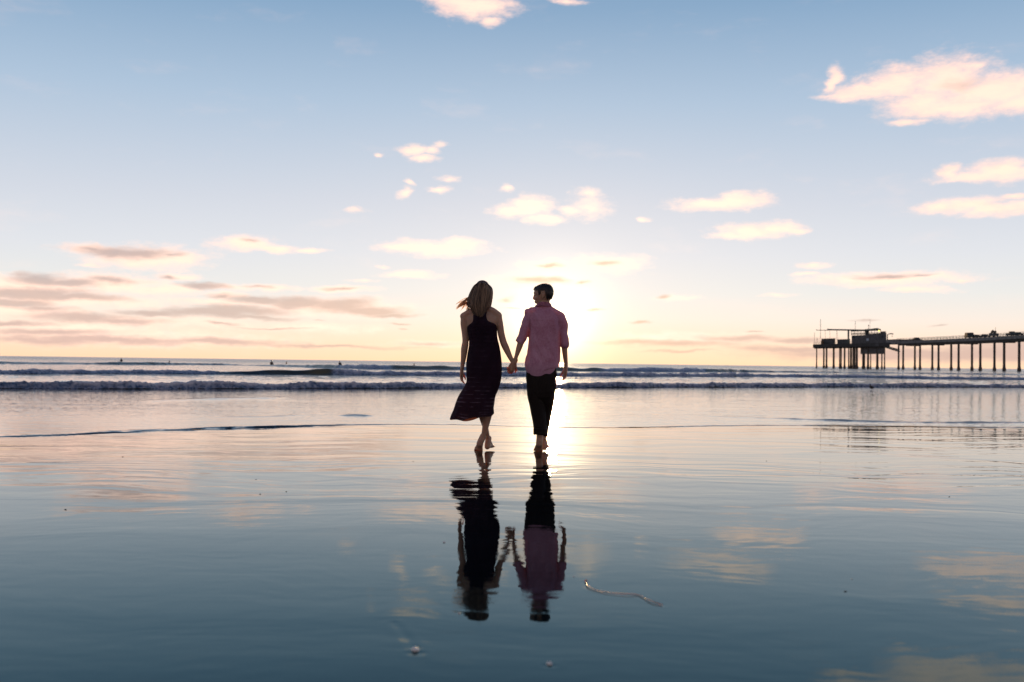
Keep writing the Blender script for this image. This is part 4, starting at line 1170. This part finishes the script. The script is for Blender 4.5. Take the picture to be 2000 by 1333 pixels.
def mast(px_, ytop, ybot, label, r_=.09, knob=False, off=1.0):
    b = pp(px_, zr(ybot, px_), off); bm = bmesh.new()
    bar(bm, b, pp(px_, zr(ytop, px_), off), r_)
    if knob: bmesh.ops.create_icosphere(bm, subdivisions=1, radius=.32, matrix=Matrix.Translation(pp(px_, zr(ytop, px_), off)))
    bar(bm, pp(px_ - .8, zr(ytop * .7 + ybot * .3, px_), off), pp(px_ + .8, zr(ytop * .7 + ybot * .3, px_), off), r_ * .7)
    o = done('mast', bm, m_steel, None, b); tag(o, label, 'mast', 'thin masts on the pier head')
mast(1602.2, 140, 520, 'tallest thin mast, at the left part of the pier head near the flat container', .10)
mast(1670, 165, 345, 'thin mast on the left end of the pier building roof', .08, off=3)
mast(1696.2, 255, 326, 'short mast topped by a dark knob on the raised roof', .10, True, off=3)
mast(1698.8, 140, 320, 'thin faint mast just right of the knobbed one on the raised roof', .045, off=4)
mast(1590.5, 400, 590, 'leftmost thin pole at the seaward railing of the pier', .07)
mast(1595.5, 500, 590, 'short thin pole beside the drum on the pier end', .07)

# containers
def container(x0, x1, yt, label, off, wdt=3, mt=None):
    b = pp((x0 + x1) / 2, DG + .6, off + wdt / 2); root = empty('container', b)
    tag(root, label, 'container', 'containers on the pier head')
    bm = bmesh.new(); block(bm, x0, x1, DG + .62, zr(yt, x0), wdt, off)
    done('box', bm, mt or m_wall, root, b)
    bm = bmesh.new(); block(bm, x0 - .3, x1 + .3, zr(yt, x0) + .003, zr(yt - 6, x0), wdt + .3, off - .15); done('lid', bm, m_steel, root, b)
    bm = bmesh.new()
    n_ = int((x1 - x0) / 2)
    for i in range(n_): bar(bm, pp(x0 + (i + .5) * (x1 - x0) / n_, DG + .65, off - .03), pp(x0 + (i + .5) * (x1 - x0) / n_, zr(yt, x0) - .1, off - .03), .07)
    done('ribs', bm, m_wall, root, b)
container(1604, 1631, 523, 'long dark container at the left end of the pier, below the boom tip', 3)
container(1635, 1660, 536, 'lower dark container against the left side of the pier building', 3)
b = pp(1606, DG + .6, 1)
root = empty('drum', b); tag(root, 'round drum with an orange glow put into its colour, at the foot of the left container on the pier', 'drum')
bm = bmesh.new(); bar(bm, b, b + Vector((0, 0, 1.7)), .75, 18); done('shell', bm, m_orange_glow, root, b)
bm = bmesh.new(); [bar(bm, b + Vector((0, 0, h_)), b + Vector((0, 0, h_ + .12)), .80, 18) for h_ in (.1, .8, 1.5)]; done('hoops', bm, m_steel, root, b)

# small davit crane to the right of the building
b = pp(1733, DT, 1); root = empty('davit_crane', b); tag(root, 'small hooked davit crane just right of the pier building', 'crane')
bm = bmesh.new(); bar(bm, pp(1733, DG + 1.1, 1), pp(1733, zr(440, 1733), 1), .22); done('post', bm, m_steel, root, b)
bm = bmesh.new(); bar(bm, pp(1733, zr(438, 1733), 1), pp(1737, zr(422, 1737), 1), .16); bar(bm, pp(1737, zr(422, 1737), 1), pp(1743.5, zr(421, 1743), 1), .24); bar(bm, pp(1743.5, zr(415, 1743), 1), pp(1743.5, zr(436, 1743), 1), .2); done('arm', bm, m_steel, root, b)
bm = bmesh.new(); bar(bm, pp(1742.3, zr(430, 1743), 1), pp(1742.3, zr(470, 1743), 1), .05); bmesh.ops.create_icosphere(bm, subdivisions=1, radius=.22, matrix=Matrix.Translation(pp(1742.3, zr(474, 1743), 1))); done('hook', bm, m_steel, root, b)

# vehicles parked on the deck, built at the origin along +X, then turned along the pier
PD = (pp(1992, 0) - pp(1850, 0)).normalized(); PA = math.atan2(PD.y, PD.x)
def car_body(prof, w_, inset=.0):
    bm = bmesh.new(); L_ = []
    for y_ in (-w_ / 2, w_ / 2): L_.append([bm.verts.new((x, y_ * (1 - (inset if z > 1.0 else 0)), z)) for x, z in prof])
    n_ = len(prof)
    for i in range(n_): bm.faces.new((L_[0][i], L_[0][(i + 1) % n_], L_[1][(i + 1) % n_], L_[1][i]))
    bm.faces.new(L_[0]); bm.faces.new(list(reversed(L_[1])))
    bmesh.ops.recalc_face_normals(bm, faces=bm.faces)
    bmesh.ops.bevel(bm, geom=list(bm.edges), offset=.05, segments=2, affect='EDGES')
    return bm
def vehicle(name, cat, label, loc, prof, glass, L_, col, extra=None, s=1.0):
    root = empty(name, loc, PA); root.scale = (s, s, s); tag(root, label, cat, 'vehicles parked along the pier deck')
    me = bpy.data.meshes.new('body'); bm = car_body(prof, 1.8); bm.to_mesh(me); bm.free()
    link('body', me, mat('car_paint', col, .9), root)
    me = bpy.data.meshes.new('cabin'); bm = car_body(glass, 1.6, .12); bm.to_mesh(me); bm.free()
    link('cabin', me, m_win, root)
    for x in (-L_ * .31, L_ * .31):
        for y in (-.82, .82):
            bm = bmesh.new(); bar(bm, (x, y - .11, .34), (x, y + .11, .34), .34, 18)
            me = bpy.data.meshes.new('wheel'); bm.to_mesh(me); bm.free(); link('wheel', me, m_dark, root)
    return root
sedan = [(-2.2, .35), (2.2, .35), (2.25, .75), (1.3, .95), (-1.5, 1.0), (-2.25, .9)]
sedan_g = [(-1.6, .98), (1.2, .93), (.5, 1.42), (-.9, 1.46)]
pick = [(-2.6, .45), (2.6, .45), (2.65, 1.0), (1.6, 1.15), (-2.65, 1.15)]
pick_g = [(-.7, 1.12), (1.5, 1.12), (.9, 1.78), (-.6, 1.8)]
van = [(-2.5, .4), (2.5, .4), (2.55, 1.0), (1.9, 1.25), (-2.55, 1.25)]
van_g = [(-2.5, 1.22), (1.8, 1.22), (1.2, 2.05), (-2.4, 2.08)]
def pv(px_, off=2.6): return pp(px_ - off * .985 * FPX / Yp(px_), DT + .003, off)
vehicle('parked_car', 'car', 'small low dark car parked on the pier nearest to the building', pv(1791), sedan, sedan_g, 4.4, (.03, .03, .035))
vehicle('parked_van', 'van', 'largest dark vehicle on the pier, long with a rounded roof', pv(1895, 2.2), van, van_g, 5.0, (.02, .025, .025), s=1.12)
vehicle('parked_car', 'car', 'dark car touching the right end of the long rounded vehicle on the pier', pv(1909, 3), sedan, sedan_g, 4.4, (.03, .025, .025))
vehicle('parked_car', 'car', 'dark car just left of the work cart with standing figures', pv(1925, 3), sedan, sedan_g, 4.4, (.02, .02, .03))
vehicle('parked_truck', 'truck', 'dark pickup truck between the work cart and the frame edge on the pier', pv(1977, 2.5), pick, pick_g, 5.2, (.02, .025, .04))
vehicle('parked_car', 'car', 'low dark car at the far right end of the visible pier', pv(1990, 3), sedan, sedan_g, 4.4, (.04, .04, .045))
# work cart
cw = pv(1942, 2.4); root = empty('work_cart', cw, PA); tag(root, 'tall boxy dark work cart with a small pole on the pier deck', 'cart', 'vehicles parked along the pier deck')
bm = bmesh.new(); hexa(bm, [(-2, -.9, .5), (2, -.9, .5), (2, .9, .5), (-2, .9, .5), (-2, -.9, 1.7), (2, -.9, 1.5), (2, .9, 1.5), (-2, .9, 1.7)]); bmesh.ops.bevel(bm, geom=list(bm.edges), offset=.06, segments=2, affect='EDGES')
me = bpy.data.meshes.new('bed'); bm.to_mesh(me); bm.free(); link('bed', me, m_wall, root, smooth=False)
bm = bmesh.new()
for x_, h_ in ((-1.6, 2.3), (-.7, 2.6), (.4, 2.2), (1.3, 2.3)): bmesh.ops.create_icosphere(bm, subdivisions=2, radius=.38, matrix=Matrix.Translation((x_, 0, h_ - .3)) @ Matrix.Diagonal((1, 1, 1.5, 1)))
me = bpy.data.meshes.new('load'); bm.to_mesh(me); bm.free(); link('load', me, m_dark, root)
bm = bmesh.new(); bar(bm, (1.2, 0, 1.6), (1.2, 0, 3.6), .06); bar(bm, (.9, 0, 3.5), (1.6, 0, 3.6), .08)
me = bpy.data.meshes.new('pole'); bm.to_mesh(me); bm.free(); link('pole', me, m_steel, root)
for x in (-1.2, 1.2):
    for y in (-.85, .85):
        bm = bmesh.new(); bar(bm, (x, y - .1, .35), (x, y + .1, .35), .35, 16); me = bpy.data.meshes.new('wheel'); bm.to_mesh(me); bm.free(); link('wheel', me, m_dark, root)

# ------------------------------------------------------------------ surfers out beyond the breakers
m_wet = mat('wetsuit', (.012, .012, .014), .4)
m_board = mat('board', (.62, .56, .45), .35)
def surfer(px_, py_feet, Y, label, lean=0.0, h=.72, board=None, headonly=False, turn=0.0):
    z = SEA + .02
    d = ray(px_, hz(px_)); X = d.x / d.y * Y
    z += .22 if headonly else 0
    org = (X, Y, z); root = empty('person', org, turn)
    tag(root, label, 'person', 'surfers sitting in the water beyond the breakers')
    bm = bmesh.new()
    if not headonly:
        tube(bm, [(0, 0, -.10, .17, .13), (lean * .1, 0, .18, .15, .12), (lean * .22, 0, .42, .19, .12), (lean * .26, 0, .50, .12, .09), (lean * .3, 0, .56, .055, .055), (lean * .3, 0, .62, .055, .055)], n=14)
        for k in (-1, 1):
            tube(bm, [(lean * .23 + k * .17, 0, .46, .055, .055), (lean * .15 + k * .24, .06, .24, .045, .045), (k * .22, .16, .08, .035, .035), (k * .20, .24, .04, .03, .02)], n=10)
            tube(bm, [(k * .09, .02, .02, .09, .08), (k * .20, .30, .05, .07, .07), (k * .24, .36, -.25, .05, .05)], n=10)
    hz_ = .68 if not headonly else .16
    ball(bm, (lean * .32, .01, hz_ + .02), .080, .098, .115, None, 16)
    ball(bm, (lean * .32, .10, hz_ + .01), .018, .022, .02, None, 8)
    if headonly: tube(bm, [(0, 0, -.5, .16, .12), (0, 0, .0, .17, .11), (0, 0, .06, .06, .06), (0, 0, .12, .055, .055)], n=12)
    b_ = fuse('body', bm, m_skin_m, None, (0, 0, 0), .014, 2); b_.parent = root
    bm = bmesh.new(); ball(bm, (lean * .32, -.015, hz_ + .045), .088, .102, .105, None, 14); o = bm_obj('hair', bm, m_hair_m, root, (0, 0, 0), smooth=True)
    if not headonly:
        bm = bmesh.new()
        tube(bm, [(0, 0, -.12, .18, .14), (lean * .1, 0, .18, .162, .132), (lean * .22, 0, .42, .202, .132), (lean * .26, 0, .50, .13, .10), (lean * .28, 0, .535, .065, .065)], n=14)
        for k in (-1, 1): tube(bm, [(lean * .23 + k * .17, 0, .46, .064, .064), (lean * .15 + k * .24, .06, .24, .053, .053), (k * .22, .16, .08, .042, .042)], n=10)
        for k in (-1, 1): tube(bm, [(k * .09, .02, .02, .10, .09), (k * .20, .30, .05, .08, .08), (k * .24, .36, -.25, .06, .06)], n=10)
        s_ = fuse('wetsuit', bm, m_wet, None, (0, 0, 0), .014, 2); s_.parent = root
    if board:
        bl, side = board
        org2 = (X + side, Y, z)
        bm = bmesh.new()
        tube(bm, [(0, -1.0, -.14, .06, .02), (0, -.6, -.06, .24, .035), (0, 0, -.02, .27, .04), (0, .55, .05, .24, .035), (0, .95, .22, .07, .02)], hint=(0, 0, 1), n=14, sub=4)
        o = bm_obj('surfboard', bm, m_board, None, (0, 0, 0), smooth=True); o.location = org2; o.rotation_euler = (0, 0, R(35 if side else 80))
        tag(o, bl, 'surfboard', 'surfboards under the surfers')
surfer(236.5, 706, 225, 'leftmost surfer sitting upright above the olive swell', .3, board=('board under the leftmost surfer, mostly hidden by the swell', 0))
surfer(331, 710, 168, 'surfer low in the water second from the left, only head and shoulders out', 0, headonly=True)
surfer(531, 713, 160, 'surfer left of the breaking peak with a pale board tip at the hip', -.2, board=('pale board tip beside the surfer left of the breaking peak', .16))
surfer(665, 713, 180, 'surfer with a wide triangular outline behind the foaming wave', -.5, board=('board below the triangular surfer behind the foaming wave', 0))
surfer(809, 711.5, 205, 'tiny head of a surfer nearest to the couple, left of the woman', 0, headonly=True)
surfer(559.5, 710, 215, 'tiny dark head of a swimmer just right of the surfer with the pale board', 0, headonly=True)

# ------------------------------------------------------------------ bird standing in the shallows before the nearest breaker
bp_ = Vector((0, 0, 0)); Yb = sea_y(1702, 762.5); d = ray(1702, 762.5); bird_at = Vector((d.x / d.y * Yb, Yb, SEA))
bm = bmesh.new()
tube(bm, [(.06, -.10, .085, .006, .004), (.05, -.06, .095, .030, .022), (.02, 0, .105, .058, .052), (-.01, .05, .125, .046, .050), (-.015, .075, .165, .022, .024), (-.015, .08, .20, .023, .026), (-.015, .095, .215, .020, .020)], hint=(0, 0, 1), n=14, sub=4)
tube(bm, [(-.015, .11, .212, .007, .006), (-.016, .15, .206, .002, .002)], hint=(0, 0, 1), n=8, sub=2)
for k in (-1, 1): tube(bm, [(.02 + k * .02, .0, .075, .010, .010), (.02 + k * .02, .005, .035, .0045, .0045), (.02 + k * .02, 0, -.01, .004, .004)], n=8, sub=2)
bird = fuse('bird', bm, mat('dark_plumage', (.02, .018, .016), .7), None, (0, 0, 0), .004, 2)
bird.location = bird_at; bird.name = 'shorebird'
bird.scale = (1.15, 1.15, 1.15)
tag(bird, 'small dark shorebird standing in front of the nearest breaker, below the pier', 'bird')

# ------------------------------------------------------------------ things lying on the wet sand
m_shell = noisy(mat('shell', (.92, .82, .72), .3), 60, .2, .3, 200, .001)
m_peb = noisy(mat('pebble', (.025, .022, .02), .6), 80, .3)
def shell(px_, py_, s, label, rot, tall=.55):
    g_ = ground(px_, py_); bm = bmesh.new()
    nu, nv = 28, 8
    rr = []
    for j in range(nv + 1):
        t = j / nv; ring = []
        for i in range(nu):
            th = 2 * math.pi * i / nu
            rad = s * math.sin(t * math.pi / 2) * (1 + .06 * math.cos(10 * th)) * (1 - .22 * math.cos(th))
            ring.append(bm.verts.new((rad * math.cos(th), rad * math.sin(th) * .8, s * tall * math.cos(t * math.pi / 2) - .08 * s)))
        rr.append(ring)
    for a_, b_ in zip(rr, rr[1:]):
        for i in range(nu): bm.faces.new((a_[i], b_[i], b_[(i + 1) % nu], a_[(i + 1) % nu]))
    bmesh.ops.remove_doubles(bm, verts=bm.verts, dist=1e-6)
    bmesh.ops.solidify(bm, geom=list(bm.faces), thickness=s * .08)
    o = bm_obj('shell', bm, m_shell, None, (0, 0, 0), smooth=True)
    o.location = g_ + Vector((0, 0, s * .10)); o.rotation_euler = (R(62), .15, rot)
    tag(o, label, 'shell', 'pale shells on the wet sand')
shell(813, 1271, .0105, 'brightest shell, at the end of the furrow below the woman\'s reflection', .3, .7)
shell(1074, 1298, .0075, 'flat pale shell nearest to the bottom edge, below the man\'s reflection', -.4, .5)
shell(898, 1199, .0045, 'tiny pale shell just left of the reflected head of the woman', .6)
shell(1121, 1127, .0035, 'tiny pale shell right of the reflected shoulder of the man', .1)
shell(868, 1060, .0060, 'tiny pale shell left of the woman\'s reflected arm', .1, .3)
def pebble(px_, py_, s, label, i):
    g_ = ground(px_, py_); bm = bmesh.new()
    bmesh.ops.create_icosphere(bm, subdivisions=3, radius=1, matrix=Matrix.Diagonal((s * 1.5, s, s * .6, 1)))
    for v in bm.verts:
        k = 1 + .18 * math.sin(v.co.x / s * 2.3 + i) * math.cos(v.co.y / s * 3 + i * 2); v.co *= k
    o = bm_obj('pebble', bm, m_peb, None, (0, 0, 0), smooth=True); o.location = g_ + Vector((0, 0, s * .2)); o.rotation_euler = (0, 0, i * 1.3)
    tag(o, label, 'pebble', 'dark pebbles scattered on the wet sand')
for i, (a, b, s_, t_) in enumerate([
    (1651, 1156, .0085, 'largest dark pebble, right of the reflected round cloud'),
    (1664, 1132, .0050, 'small dark pebble just above the largest one at right'),
    (1854, 971, .0085, 'lone dark pebble at far right, below the pier reflection'),
    (128, 996, .0110, 'lone dark pebble near the left edge of the sand'),
    (508, 966, .0110, 'dark pebble at left centre, below the reflected clouds'),
    (559, 961, .0095, 'dark pebble a short step right of the left centre one'),
    (500, 937, .0090, 'dark pebble just above the left centre pair'),
    (807, 902, .0090, 'dark pebble on the bright sand left of the woman\'s feet'),
    (240, 893, .0120, 'dark pebble far back at left on the sand'),
    (1497, 901, .0090, 'dark pebble on the bright sand left of the pier reflection')]):
    pebble(a, b, s_ * .40, t_, i)
kp = [ground(*p) for p in KELP]
bm = bmesh.new()
def strand(pts, r_):
    tube(bm, [(p.x, p.y, p.z + .0035 + .0012 * math.sin(i * 2.1), r_ * (.45 if i in (0, len(pts) - 1) else 1), r_ * .55) for i, p in enumerate(pts)], hint=(0, 0, 1), n=10, sub=5)
strand(kp[:7], .0022); strand(kp[6:], .0027)
ball(bm, tuple(kp[0] + Vector((0, .0, .004))), .005, .005, .004, None, 10)
kelp = bm_obj('kelp_strand', bm, noisy(mat('kelp', (.30, .17, .09), .35, Subsurface_Weight=.2), 40, .35), None, (0, 0, 0), smooth=True)
tag(kelp, 'thin curved tan kelp strand lying on the wet sand right of the reflections', 'kelp')
